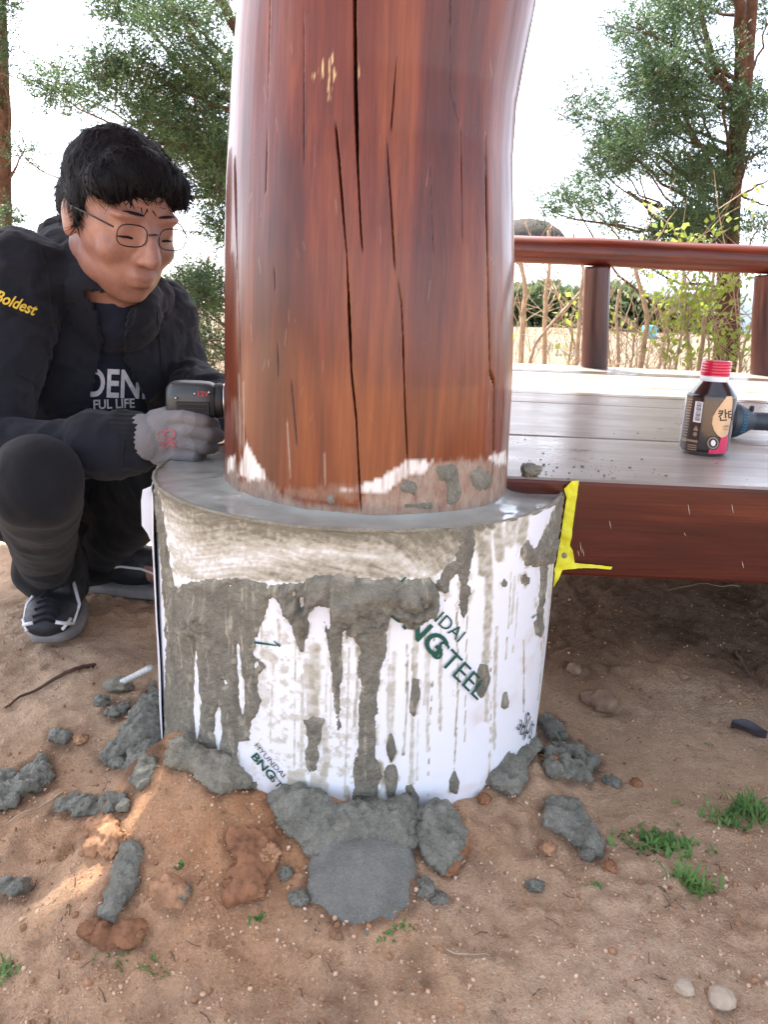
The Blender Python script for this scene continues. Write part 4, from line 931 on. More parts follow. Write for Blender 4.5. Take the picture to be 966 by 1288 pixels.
# shoes
def shoe(toe, heel, label, seed):
    toe, heel = np.array(toe), np.array(heel); toe[2] = heel[2] = float(ground_z(toe[0:1], toe[1:2], False)[0]) + .004; f = toe - heel; L = np.linalg.norm(f); f /= L; s = np.cross(f, up)
    Ms = np.stack([s, f, up], 1); O = heel
    def S(x, y, z): return O + Ms @ np.array([x, y, z])
    def se(c, r): return ell(S(*c), r, Ms)
    upper = [se((0, .005, .045), (.034, .04, .04)), se((0, L * .35, .05), (.036, .07, .036)), se((.003, L * .72, .043), (.044, .07, .030)), se((.003, L * .92, .040), (.040, .045, .025)), capsule(S(0, .015, .05), S(0, .022, .105), .036, .037), capsule(S(0, L * .30, .085), S(0, L * .55, .068), .022, .026)]
    V, N, F = fuse(upper, .0035, 5)
    z = ((V - O) @ Ms)[:, 2]; V = V + np.outer(np.maximum(0, .020 - z), up); V = V + N * (.0012 * fbm(V * 60, 3, seed))[:, None]
    sh = obj('shoe', mesh('shoe', V, F, M_SHOE), person); sh['label'] = label
    prof = []
    n = 40
    for i in range(n):
        a = 2 * math.pi * i / n; y = L * .47 + (L * .47 + .035) * math.sin(a); wdt = .040 + .010 * math.sin(a) + .004 * math.cos(2 * a); prof.append((wdt * np.sign(math.cos(a)) * abs(math.cos(a)) ** .65, y))
    Vs = []
    for zz_, k in ((0, .90), (.005, .95), (.014, .96), (.020, .92)): Vs += [S(x * k, L * .47 + (y - L * .47) * k, zz_ + .010 * max(0, (y - L * .85) / .06)) for x, y in prof]
    Fs = [(r * n + i, r * n + (i + 1) % n, (r + 1) * n + (i + 1) % n, (r + 1) * n + i) for r in range(3) for i in range(n)] + [tuple(range(n))[::-1], tuple(3 * n + i for i in range(n))]
    obj('sole', mesh('sole', np.array(Vs), Fs, M_SOLE), sh)
    bv = BVHTree.FromPolygons([tuple(v) for v in V], [tuple(f_) for f_ in F])
    def tape(pts, w_, name, mat):
        P = []
        for p in pts:
            h = bv.find_nearest(Vector(S(*p))); P.append(np.array(h[0]) + np.array(h[1]) * .0016)
        obj(name, MB().tube(P, w_, 6).mesh(name, mat), sh)
    return sh, tape
sh, tape = shoe(on_ground(64, 813), heelR, 'black sports shoe with white side stripes, toe towards the camera', 3)
for sx in (1, -1):
    tape([(sx * .03, .215, .075), (sx * .045, .19, .05), (sx * .052, .16, .03)], .0032, 'side_stripe', M_WHITE); tape([(sx * .052, .16, .030), (sx * .046, .12, .055), (sx * .03, .08, .09)], .0030, 'side_stripe', M_WHITE); tape([(sx * .05, .205, .026), (sx * .045, .165, .050)], .0030, 'side_stripe', M_WHITE)
for i in range(5): tape([(-.028, .13 + .020 * i, .10 - .008 * i), (0, .125 + .020 * i, .12 - .008 * i), (.028, .13 + .020 * i, .10 - .008 * i)], .0026, 'shoe_lace', M_PATCH)
sh, tape = shoe(toeL, heelL, 'black sports shoe with white edging, pointing to the footing', 4)
tape([(.05, .03, .07), (.05, .06, .062), (.05, .10, .07), (.05, .15, .066), (.05, .2, .05)], .0026, 'side_stripe', M_WHITE)
tape([(.05, -.02, .085), (.05, .0, .068), (.05, .03, .064)], .0026, 'side_stripe', M_WHITE)

# ------------------------------------------------------------------ cordless drill held in the glove
M_DRILL = simple('dark green black drill housing', c3(52, 57, 58), .42, .15, 60, .12); M_DRB = simple('black rubber', c3(22, 22, 24), .6, .15, 60); M_STEEL = simple('worn steel ring', c3(190, 188, 184), .3, .1, 60, metal=1)
M_DRR = simple('red drill marking', c3(170, 40, 48), .5, .1)
A = J(214, 503, .985); B = J(270, 504, .995); ax = B - A; L = np.linalg.norm(ax); ax /= L
u_ = np.cross(ax, np.array([0, 1, 0])); u_ /= np.linalg.norm(u_); u_ = u_ if u_[2] > 0 else -u_; v_ = np.cross(u_, ax)
Md = np.stack([ax, v_, u_], 1)
drill = empty('cordless_drill', tuple(A)); tag(drill, 'dark cordless drill with ribbed housing held in the gloved hand, chuck towards the post', 'drill')
def D(x, y, z): return Md @ np.array([x, y, z])
def dprof(st, n=28, e=2.8):
    V = []
    for x, ry_, rz_ in st:
        for i in range(n):
            a = 2 * math.pi * i / n; ca, sa = math.cos(a), math.sin(a); k = (abs(ca) ** e + abs(sa) ** e) ** (-1 / e); V.append(D(x, ry_ * ca * k, rz_ * sa * k))
    F = [(r * n + i, r * n + (i + 1) % n, (r + 1) * n + (i + 1) % n, (r + 1) * n + i) for r in range(len(st) - 1) for i in range(n)] + [tuple(range(n))[::-1], tuple((len(st) - 1) * n + i for i in range(n))]
    return np.array(V), F
V, F = dprof([(-.004, .016, .017), (0, .021, .0225), (.006, .0235, .0255), (.018, .025, .0265), (.040, .025, .0262), (.052, .0245, .0250), (.058, .022, .0225)]); obj('housing', sharp(mesh('housing', V, F, M_DRILL), 50), drill)
hs = drill.children[0]
for k in range(4):
    me = MB().box(D(.031, -.0276, -.004 - .0052 * k), (.036, .0034, .0024), M=Md).mesh('rib', M_DRB, False); obj('rib', bevel(me, .0008, 1), hs)
me = MB().box(D(.031, -.0258, -.0118), (.043, .0030, .0265), M=Md).mesh('vent_panel', M_DRB, False); obj('vent_panel', bevel(me, .001, 1), hs)
for x, z in ((.010, .006), (.013, -.021), (.034, .012), (.052, .014)): V2_ = ICO2[0] * .0017; obj('screw', mesh('screw', V2_ + D(x, -.0262, z), ICO2[1], M_STEEL), hs)
V, F = dprof([(.058, .0215, .0225), (.060, .0232, .0238), (.067, .0235, .024), (.069, .021, .0215)], e=2); obj('torque_ring', sharp(mesh('torque_ring', V, F, M_DRB), 40), drill)
V, F = dprof([(.069, .0225, .0230), (.0705, .0230, .0235), (.072, .0225, .0230)], e=2); obj('steel_ring', mesh('steel_ring', V, F, M_STEEL), drill)
V, F = dprof([(.072, .0205, .0205), (.078, .0200, .0200), (.094, .0165, .0165), (.098, .011, .011)], e=2); obj('chuck', mesh('chuck', V, F, M_DRB), drill)
obj('bit', MB().tube([D(.098, 0, 0), D(.122, 0, 0)], .003, 10).mesh('bit', M_STEEL), drill)
P = [D(.030, .004, -.020), D(.026, .004, -.05), D(.020, .004, -.078)]; obj('grip', MB().tube(P, [.0165, .0155, .0165], 14).mesh('grip', M_DRB), drill)
tv, tf = text_mesh('12V', .010, True); V = np.array([D(.044 + p[0], -.0272, .012 + p[1] * .9) for p in tv]); obj('marking', mesh('marking', V, tf, M_DRR, False), hs)
# ------------------------------------------------------------------ flat figures (print, tape) helper
def flat(poly, maxlen=4.):
    bm = bmesh.new(); vs_ = [bm.verts.new((x, y, 0)) for x, y in poly]; bm.faces.new(vs_); bmesh.ops.triangulate(bm, faces=bm.faces)
    for _ in range(5):
        e = [e for e in bm.edges if e.calc_length() > maxlen]
        if not e: break
        bmesh.ops.subdivide_edges(bm, edges=e, cuts=1); bmesh.ops.triangulate(bm, faces=bm.faces)
    bm.verts.index_update(); V = np.array([v.co[:2] for v in bm.verts]); F = [tuple(v.index for v in f.verts) for f in bm.faces]; bm.free(); return V, F
# ------------------------------------------------------------------ coffee bottle can on the deck
BX, BY = .463, 1.072; BR = .0340
bot = empty('coffee_bottle', (BX, BY, DECKZ + .0008)); tag(bot, 'dark brown aluminium coffee bottle with red screw cap standing on the deck', 'bottle')
M_BOT = simple('glossy dark brown can print', c3(34, 24, 26), .22, .12, 30, coat=.5); M_BSIDE = simple('brown text panel', c3(66, 50, 44), .3, .1, 40, coat=.4); M_TAN = simple('tan gold print', c3(196, 164, 128), .32, .06, 40, coat=.4)
M_MAG = simple('magenta print', c3(196, 24, 82), .3, .05, 30, coat=.4); M_CAP = simple('red screw cap', c3(190, 22, 58), .28, .06, 30, coat=.5); M_NECK = simple('white neck', c3(216, 220, 228), .35, .04); M_ALU = simple('bare aluminium', c3(150, 146, 146), .35, .06, metal=1)
M_PW = simple('white print', c3(220, 220, 224), .4, .04); M_PK = simple('black print', c3(26, 22, 22), .4, .05); M_PG = simple('dim beige print', c3(150, 128, 108), .4, .1)
def lat(name, prof, mat, n=56): return obj(name, sharp(MB().lathe(prof, n=n).mesh(name, mat), 40), bot)
lat('base_rim', [(.0, .0035), (.024, .0025), (.026, 0), (.0285, .0), (.0305, .0045), (.0325, .0075)], M_ALU)
body = lat('can_body', [(.0325, .0075), (.0338, .0095), (BR, .012), (BR, .084), (.0337, .0870), (.0325, .0885), (.0265, .0965), (.0200, .1040), (.0188, .1055)], M_BOT)
lat('neck', [(.0188, .1055), (.0190, .1060), (.0190, .1125), (.0183, .1135)], M_NECK)
thr = [(.0186, .1130), (.0202, .1134), (.0203, .1150), (.0192, .1156)]
for k in range(4): thr += [(.0197, .1162 + .0040 * k), (.0201, .1175 + .0040 * k), (.0199, .1190 + .0040 * k), (.0194, .1198 + .0040 * k)]
thr += [(.0197, .1325), (.0188, .1338), (.0, .1340)]
lat('screw_cap', thr, M_CAP)
def bot_pt(x, y, off=.0004):
    """a point of the close-up (966 wide crop of the photo at 820,430) on the can"""
    px, py = 820 + x / 6.616, 430 + y / 6.616; d = ray(px, py); a = d[0] ** 2 + d[1] ** 2; bx, by = -BX, -BY; r = BR + off
    B = d[0] * bx + d[1] * by; c = bx * bx + by * by - r * r; k = (-B - math.sqrt(max(B * B - a * c, 0))) / a; P = CC + d * k
    z = P[2] - DECKZ - .0008
    if z > .0865:
        s = np.interp(z, [.0865, .0885, .0965, .104], [BR, .0326, .0266, .0201]) + off; v = np.array([P[0] - BX, P[1] - BY]); v = v / np.linalg.norm(v) * s; return np.array([v[0], v[1], z])
    return np.array([P[0] - BX, P[1] - BY, z])
def bdecal(name, poly, mat, off=.0005, ml=16): V, F = flat(poly, ml); return obj(name, mesh(name, [bot_pt(x, y, off) for x, y in V], F, mat, True), body)
def btext(name, txt, a, b, h, mat, off=.0009, bold=False):
    V, F = text_px(txt, a, b, h, bold); return obj(name, mesh(name, [bot_pt(x, y, off) for x, y in V], F, mat, False), body)
bdecal('text_panel', [(298, 440), (420, 470), (372, 905), (300, 905), (246, 890)], M_BSIDE)
bdecal('tan_emblem', [(628, 455), (592, 500), (545, 565), (512, 620), (504, 680), (520, 735), (548, 775), (580, 798), (612, 790), (636, 770), (650, 700), (668, 600), (676, 500), (672, 452)], M_TAN, .0006)
bdecal('magenta_panel', [(578, 800), (612, 790), (638, 768), (630, 850), (618, 928), (540, 933), (470, 930), (484, 885), (540, 880), (568, 840)], M_MAG, .0006)
ang = np.linspace(0, 2 * math.pi, 28, endpoint=False)
bdecal('badge', [(512 + 56 * math.cos(a), 842 + 58 * math.sin(a)) for a in ang], M_PK, .0009)
V = []; 
for a in ang:
    for r in (38, 47): V.append(bot_pt(512 + r * math.cos(a), 842 + r * 1.04 * math.sin(a), .0012))
obj('badge_ring', mesh('badge_ring', np.array(V), [(2 * i, 2 * i + 1, (2 * i + 3) % 56, (2 * i + 2) % 56) for i in range(28)], M_PG), body)
bdecal('badge_bean', [(514 + 20 * math.cos(a), 842 + 26 * math.sin(a)) for a in ang], M_PW, .0012)
bdecal('barcode', [(366, 492), (432, 502), (408, 674), (344, 664)], M_PW, .0009)
rs = np.random.default_rng(2)
for i in range(15):
    t0 = .05 + .9 * i / 15; t1 = t0 + rs.uniform(.015, .045)
    bdecal('barcode_bar', [(366 - 22 * t + (8 if k else 0) + (48 * k), 492 + 172 * t + 10 * k) for t, k in ((t0, 0.15), (t0, .98), (t1, .98), (t1, .15))], M_PK, .0013, 40)
for i in range(9): btext('small_text', 'lorem ipsum dolor'[i % 5: i % 5 + 11].replace(' ', 'l'), (296 - i * 3.6, 480 + 36 * i), (352 - i * 3.0, 490 + 36 * i), 9, M_PG) if False else None
for i in range(17):
    y = 470 + i * 23; x0 = 300 - i * 2.9
    bdecal('text_line', [(x0, y), (x0 + 44 - .8 * i, y + 6), (x0 + 44 - .8 * i, y + 12), (x0, y + 7)], M_PG, .0009, 40) if y < 820 else None
bdecal('text_line', [(252, 800), (384, 822), (382, 840), (250, 816)], M_PG, .0009, 30)
for i in range(3): bdecal('text_line', [(300, 850 + 18 * i), (374, 860 + 18 * i), (373, 868 + 18 * i), (299, 858 + 18 * i)], M_PG, .0009, 40)
btext('recycling_mark', '▲', (346, 715), (392, 720), 42, M_PG)
bdecal('recycling_dot', [(362 + 17 * math.cos(a), 768 + 18 * math.sin(a)) for a in ang], M_PG, .0009)
btext('lettering', '칸', (556, 612), (634, 608), 96, M_PK, .0010, True)
btext('lettering', '타', (640, 612), (690, 608), 90, M_PK, .0010, True)
btext('small_lettering', '스위트', (594, 706), (650, 702), 24, M_PK, .0010); btext('small_lettering', '아메리카노', (598, 730), (648, 727), 12, M_PK, .0010)
# ------------------------------------------------------------------ cordless tool lying behind the bottle
M_TOOL = simple('dark blue grey tool housing', c3(52, 62, 70), .5, .12, 50, .1); M_CYAN = simple('cyan tool print', c3(40, 120, 160), .5, .1)
TY = 1.235; c0 = at(918, 527, TY); TZ = DECKZ + .0300
tool = empty('power_tool', (c0[0], TY, DECKZ)); tag(tool, 'dark grey power tool with cyan lattice print lying on the deck behind the bottle', 'power tool')
def tx(prof, name, mat, n=36):
    mb = MB().lathe([(r, x) for x, r in prof], n=n); V = np.concatenate(mb.V); V = np.stack([V[:, 2], V[:, 1], V[:, 0] + .0300], 1)
    return obj(name, sharp(mesh(name, V, [f[::-1] for f in mb.F], mat), 40), tool)
s_ = TY / FPX * 1.02
head = tx([(-.020, .0), (-.020, .024), (-.016, .0285), (.008, .0292), (.012, .028), (.024, .0222), (.034, .0160), (.040, .0142)], 'tool_head', M_TOOL)
tx([(.038, .0138), (.042, .0150), (.100, .0150), (.150, .0165), (.155, .012), (.156, .0)], 'handle', M_TOOL)
tx([(-.006, .0293), (-.005, .0299), (-.001, .0299), (.0, .0293)], 'collar', M_DRB)
obj('switch', bevel(MB().box((.033, -.002, .0505), (.006, .008, .010)).mesh('switch', M_DRB, False), .0015, 1), tool)
for i in range(7):
    a0 = R_(150 + 9 * i); 
    def hp_(x, a): r = np.interp(x, [.008, .012, .024], [.0296, .0285, .0227]); return np.array([x, r * math.cos(a), .03 + r * math.sin(a)])
    for sg in (1, -1):
        a = R_(148 + 11 * i); obj('lattice_print', MB().tube([hp_(.0105, a + sg * .06), hp_(.0150, a), hp_(.0195, a - sg * .06)], .0006, 5).mesh('lattice_print', M_CYAN), head)
# ------------------------------------------------------------------ yellow masking tape on the fascia
tp_ = [(640 + x / 2.963, 560 + y / 2.963) for x, y in [(262, 132), (236, 132), (206, 160), (216, 196), (198, 310), (181, 418), (170, 460), (165, 526), (176, 502), (200, 464), (240, 457), (258, 457), (318, 456), (352, 460), (380, 461), (386, 452), (340, 447), (292, 443), (246, 438), (238, 390), (228, 374), (246, 250)]]
V, F = flat(tp_, 5.); P = np.array([at(x, y, .8592) for x, y in V]); P[:, 1] -= .007 * np.abs(fbm(P * 60, 3, 4)) + .004 * sstep(.285, .255, P[:, 2])
n_ = len(P); Pb = P + np.array([0, .0007, 0]); me = mesh('masking_tape', np.concatenate([P, Pb]), list(F) + [tuple(i + n_ for i in f[::-1]) for f in F], M_TAPE)
tag(obj('masking_tape', me), 'torn yellow masking tape stuck to the deck beam beside the footing', 'tape')
bl = ell(at(710, 699, .8575), (.0035, .002, .004)).mesh('mortar_spot', M_MORT); obj('mortar_spot', bl, bpy.data.objects['masking_tape'])
# ------------------------------------------------------------------ crumbs on the deck
def lump_mesh(name, c, r, seed, mat, sub=ICO3, squash=(1, 1, .7), rough=.35, sc=2.2, fine=.12):
    V = sub[0]; n = fbm(V * sc * .5 + seed * 3.7, 3, seed); w1, _ = worley(V * sc * .9 + seed, seed); V = V * (1 + rough * n + rough * (.5 - w1) + fine * fbm(V * sc * 3, 2, seed + 1))[:, None] * np.array(squash) * r
    return mesh(name, V + np.array(c), sub[1], mat)
p = onz(667, 599, DECKZ); tag(obj('mortar_crumb', lump_mesh('mortar_crumb', (p[0], p[1], DECKZ + .007), .0105, 5, M_MORTD, ICO4, (1.15, 1, .85))), 'dark grey crumb of mortar at the deck edge by the post', 'mortar')
rs = np.random.default_rng(8); mb = MB(); ms = MB()
for i in range(170):
    px, py = (rs.uniform(650, 850), rs.uniform(572, 603)) if i < 120 else (rs.uniform(650, 966), rs.uniform(545, 605)); p = onz(px, py, DECKZ); r = rs.uniform(.0005, .0016) if rs.random() < .85 else rs.uniform(.002, .003)
    mb.add(ICO1[0] * r * rs.uniform(.6, 1.2, 3) + np.array([p[0], p[1], DECKZ + r * .6]), ICO1[1])
for i in range(320):
    t_ = rs.random(); px, py = 690 + 90 * t_ + rs.normal(0, 8), 572 + 16 * t_ + rs.normal(0, 4); p = onz(px, py, DECKZ); r = rs.uniform(.0005, .0013)
    ms.add(ICO1[0] * r * rs.uniform(.6, 1.8, 3) + np.array([p[0], p[1], DECKZ + r * .4]), ICO1[1])
tag(obj('mortar_specks', mb.mesh('mortar_specks', M_MORTD)), 'tiny grey mortar specks scattered along the deck edge', 'mortar specks', kind='stuff')
tag(obj('sawdust', ms.mesh('sawdust', simple('sawdust', c3(170, 130, 92), .9, .2))), 'thin trail of tan sawdust on the front deck board', 'sawdust', kind='stuff')
# ------------------------------------------------------------------ mortar heaps round the footing
heap('mortar_pad', 'smooth grey mortar pad bulging from the foot of the footing onto the sand', [(396, 1062), (388, 1090), (383, 1120), (390, 1143), (420, 1160), (455, 1166), (490, 1162), (518, 1145), (526, 1122), (523, 1085), (516, 1058), (455, 1050)], .022, M_MORTT, 18, .10, seed=1, edge=.8, grow=10, flat=True)
clods('mortar_heap', 'rough torn mortar heaped between the footing and the smooth pad', [(342, 1005), (355, 995), (388, 985), (420, 1022), (445, 1018), (480, 1016), (500, 1008), (522, 1010), (524, 1040), (522, 1066), (500, 1074), (460, 1066), (430, 1074), (396, 1082), (372, 1062), (358, 1045), (346, 1025)], 0.0150, M_MORTD, 'mortar', 2, 2.6, .0085)
clods('mortar_heap', 'mortar clod to the right of the smooth pad, split by cracks', [(532, 1016), (556, 1010), (574, 1034), (586, 1060), (580, 1084), (560, 1098), (542, 1090), (530, 1072), (524, 1050), (522, 1030)], 0.0132, M_MORTD, 'mortar', 3, 1.8)
clods('mortar_heap', 'mortar spill along the lower left edge of the footing', [(212, 954), (218, 940), (234, 934), (262, 955), (296, 950), (312, 968), (318, 990), (304, 992), (290, 992), (276, 1002), (256, 986), (236, 968), (212, 966)], 0.0144, M_MORT, 'mortar', 4, 3.0)
clods('mortar_heap', 'dark mortar spill along the lower right edge of the footing', [(592, 966), (610, 955), (640, 950), (654, 930), (672, 922), (678, 945), (658, 966), (662, 985), (646, 1002), (625, 992), (600, 982)], 0.0144, M_MORTD, 'mortar', 5, 1.6)
clods('mortar_heap', 'mortar lumps spreading right from the corner below the deck beam', [(680, 950), (700, 938), (735, 944), (753, 962), (742, 986), (716, 982), (690, 976)], 0.0120, M_MORTD, 'mortar', 6)
clods('mortar_heap', 'narrow mortar roll leaning against the right side of the footing', [(678, 908), (688, 902), (702, 914), (716, 938), (704, 944), (690, 930)], 0.0132, M_MORTD, 'mortar', 7)
clods('mortar_heap', 'lone wedge of mortar on the sand right of the footing', [(682, 1018), (698, 1008), (724, 1010), (738, 1034), (756, 1064), (750, 1084), (732, 1070), (706, 1052), (684, 1040)], 0.0108, M_MORTD, 'mortar', 8, 1.6)
clods('mortar_heap', 'dark mortar pile against the left side of the footing', [(122, 955), (148, 936), (164, 908), (176, 880), (192, 862), (200, 900), (200, 962), (186, 988), (170, 992), (158, 968), (140, 968)], 0.0132, M_MORTD, 'mortar', 9, 1.6)
clods('mortar_heap', 'low string of mortar lumps on the ground at left', [(64, 1022), (98, 1002), (128, 1010), (160, 998), (158, 1020), (104, 1028)], 0.0072, M_MORTD, 'mortar', 10)
clods('mortar_heap', 'mortar spill at the left picture edge', [(-8, 978), (28, 972), (60, 958), (66, 984), (32, 1008), (-8, 1022)], 0.0072, M_MORTD, 'mortar', 11)
clods('mortar_heap', 'grey mortar streak on the sandy slope in front at left', [(150, 1080), (160, 1062), (174, 1072), (178, 1100), (162, 1130), (142, 1168), (126, 1160), (138, 1120)], 0.0054, M_MORTD, 'mortar', 12)
clods('mortar_heap', 'thin mortar splash at the far left foreground', [(-6, 1114), (20, 1110), (38, 1116), (30, 1130), (-6, 1134)], 0.0030, M_MORTD, 'mortar', 13)
clods('mortar_heap', 'small mortar splash between shoe and footing', [(130, 898), (148, 886), (164, 884), (160, 896), (140, 908)], 0.0054, M_MORTD, 'mortar', 14)
clods('mortar_heap', 'round mortar splash left of the footing', [(62, 926), (76, 920), (88, 926), (84, 938), (66, 938)], 0.0042, M_MORTD, 'mortar', 15)
clods('mortar_heap', 'mortar spill below the shoe at left', [(28, 968), (60, 950), (66, 964), (44, 980)], 0.0060, M_MORTD, 'mortar', 16)
heap('mortar_drip', 'small mortar drip hanging from the lower edge of the pad', [(458, 1160), (466, 1160), (468, 1176), (463, 1186), (458, 1176)], .008, M_MORTD, 60, .3, seed=17, grow=4)
clods('soil_heap', 'dark damp soil crumbled on the slope left of the pad', [(282, 1062), (300, 1048), (330, 1048), (352, 1056), (346, 1080), (340, 1104), (322, 1138), (286, 1136), (284, 1110), (300, 1092)], 0.0084, M_CLODR, 'soil', 21)
clods('soil_heap', 'brown soil clods on the sand at the lower left', [(112, 1176), (128, 1168), (150, 1172), (168, 1162), (184, 1172), (172, 1190), (140, 1196), (116, 1192)], 0.0084, M_CLODR, 'soil', 22)
clods('soil_heap', 'crumbled brown soil beside the grey streak', [(192, 1118), (212, 1108), (236, 1112), (234, 1140), (214, 1152), (194, 1144)], 0.0072, M_CLOD, 'soil', 23)
clods('soil_heap', 'brown crumbled soil right of the pad', [(572, 1040), (590, 1062), (588, 1082), (566, 1100), (560, 1086)], 0.0060, M_CLODR, 'soil', 24)
clods('soil_heap', 'soil crumbs in front of the sunlit sliver', [(106, 1038), (130, 1030), (150, 1040), (142, 1068), (112, 1076)], 0.0060, M_CLOD, 'soil', 25)
HEAPS.append(([(396, 1062), (383, 1120), (420, 1160), (455, 1166), (518, 1145), (526, 1122), (516, 1058)], 'mortar'))
dm = damp.copy()
for poly, cat_ in HEAPS:
    s_ = polysd(gq, poly) + 7 * fbm(GV * 70, 3, 15); dm = np.maximum(dm, (.62 if cat_ == 'mortar' else .4) * sstep(-13, -1, s_))
ground.data.attributes['damp'].data.foreach_set('value', dm.astype(np.float32))
# single clods and stones
def on_fine(px, py):
    p = on_ground(px, py); p[2] = gz(p[0], p[1], True); return p
rs = np.random.default_rng(31); M_PEB = simple('dull pebble', c3(138, 112, 92), .85, .25, 50, .5)
CL = [(298, 1120, 12, 1, 'brown clod at the lower left of the damp soil heap'), (322, 1128, 11, 1, 'brown clod at the foot of the damp soil heap'), (360, 1104, 9, 2, 'grey mortar chip wedged left of the smooth pad'), (338, 1082, 12, 0, 'light brown clod between damp soil heap and smooth pad'), (118, 1174, 12, 1, 'leftmost round clod at the lower left'), (168, 1180, 12, 1, 'right round clod of the lower left soil'), (142, 1066, 14, 0, 'large sunlit clod above the grey mortar streak'),
      (226, 1130, 10, 2, 'grey clod in the crumbled soil beside the streak'), (560, 1080, 13, 1, 'brown clod leaning on the split mortar clod'), (534, 1126, 12, 2, 'grey clod touching the right side of the pad'), (550, 1132, 8, 2, 'small grey clod right of the pad, lower one'), (800, 988, 7, 1, 'dark clod on open sand above the lone mortar wedge'), (770, 986, 8, 2, 'grey clod right of the spreading mortar lumps'), (690, 956, 10, 1, 'brown clod among the mortar at the right side of the footing'), (738, 1080, 8, 2, 'grey tail clod of the lone mortar wedge'), (766, 1098, 8, 1, 'brown clod below the lone mortar wedge'),
      (688, 1068, 9, 0, 'light clod left below the lone mortar wedge'), (674, 1114, 9, 2, 'single grey clod on open sand right of the pad'), (376, 1138, 9, 2, 'grey clod touching the lower left of the pad'), (722, 845, 8, 3, 'pale stone in the soil near the footing below the beam'), (760, 886, 14, 3, 'largest stone in the hollow right of the footing'), (742, 880, 10, 3, 'flat stone left of the largest one in the hollow'), (860, 856, 5, 3, 'small pale pebble in the soil below the beam'), (100, 930, 7, 0, 'light clod beside the round mortar splash'), (128, 886, 8, 2, 'grey clod left of the ribbed rod'), (610, 1002, 8, 1, 'brown clod below the lower right mortar spill')]
for i, (px, py, r, mm, lb) in enumerate(CL):
    p = on_fine(px, py); d = np.linalg.norm(p - CC); R0 = r * d / FPX; m_ = (M_CLOD, M_CLODR, M_MORTD, M_PEB)[mm]
    nm = ('soil_clod', 'soil_clod', 'mortar_clod', 'pebble')[mm]
    o = obj(nm, lump_mesh(nm, (0, 0, 0), R0, 40 + i, m_, ICO4 if mm < 3 else ICO3, rs.uniform(.75, 1.2, 3) * np.array([1.15, 1, .75]), .42 if mm < 3 else .28, 2.9, .26 if mm < 3 else .1), None, (p[0], p[1], p[2] + R0 * .35)); tag(o, lb, 'clod' if mm < 3 else 'stone')
M_PALE = simple('pale quartz stone', c3(170, 152, 132), .8, .15, 60, .4)
for px, py, r, lb in ((860, 1252, 10, 'pale angular stone in the lower right foreground, smaller one'), (908, 1262, 14, 'pale angular stone in the lower right corner, larger one')):
    p = on_fine(px, py); R0 = r * np.linalg.norm(p - CC) / FPX; V = ICO2[0] * (1 + .22 * vn(ICO2[0] * 1.3 + px, 3))[:, None] * np.array([1, .9, .8]) * R0
    tag(obj('stone', mesh('stone', V, ICO2[1], M_PALE, False), None, (p[0], p[1], p[2] + R0 * .4)), lb, 'stone')
# loose grit: too many to count
def grit(name, n, rr, mats, seed, region, label):
    rs = np.random.default_rng(seed); px = rs.uniform(region[0], region[2], n); py = rs.uniform(region[1], region[3], n); VV = []; FF = []; k = 0
    base = [ICO1[0] * (1 + .35 * vn(ICO1[0] * 1.7 + s * 9.1, s))[:, None] for s in range(8)]
    D_ = np.array([ray(a, b) for a, b in zip(px, py)]); P = CC + D_ * (-CAMZ / D_[:, 2])[:, None]
    for _ in range(8): P = CC + D_ * ((ground_z(P[:, 0], P[:, 1], False) - CAMZ) / D_[:, 2])[:, None]
    P[:, 2] = ground_z(P[:, 0], P[:, 1]); ok = (np.hypot(P[:, 0] - DC[0], P[:, 1] - DC[1]) > DR + .004)
    for p in P[ok]:
        r = rr[0] * (rr[1] / rr[0]) ** (rs.random() ** 2.6); a = rs.uniform(0, 6.28); c, s = math.cos(a), math.sin(a); b = base[rs.integers(8)] * r * rs.uniform(.6, 1.25, 3)
        b = b @ np.array([[c, s, 0], [-s, c, 0], [0, 0, 1]]); VV.append(b + p + np.array([0, 0, r * .25])); FF.append(ICO1[1] + k); k += len(b)
    o = obj(name, mesh(name, np.concatenate(VV), np.concatenate(FF), mats, False)); tag(o, label, 'grit', kind='stuff')
M_GRIT = NT('mixed granite grit'); _c = M_GRIT.n('TexVoronoi', {'Vector': M_GRIT.co(), 'Scale': 120.}).outputs['Color']; _c = M_GRIT.n('SeparateColor', {0: _c}).outputs[0]
M_GRIT.p(Base_Color=M_GRIT.ramp(_c, [(.0, c3(150, 112, 84)), (.35, c3(186, 150, 120)), (.65, c3(204, 170, 142)), (.9, c3(200, 172, 146)), (1., c3(210, 188, 166))]), Roughness=.9); M_GRIT = M_GRIT.m
grit('sand_grit', 8000, (.0005, .0024), M_GRIT, 1, (-30, 740, 1000, 1330), 'sandy granite grit strewn over the bare ground')
M_CRUMB = simple('dark soil crumbs', c3(150, 114, 86), .95, .4, 30, spec=.2)
grit('soil_crumbs', 1100, (.0007, .0042), M_CRUMB, 2, (-30, 730, 1000, 1320), 'small brown soil crumbs strewn over the bare ground')
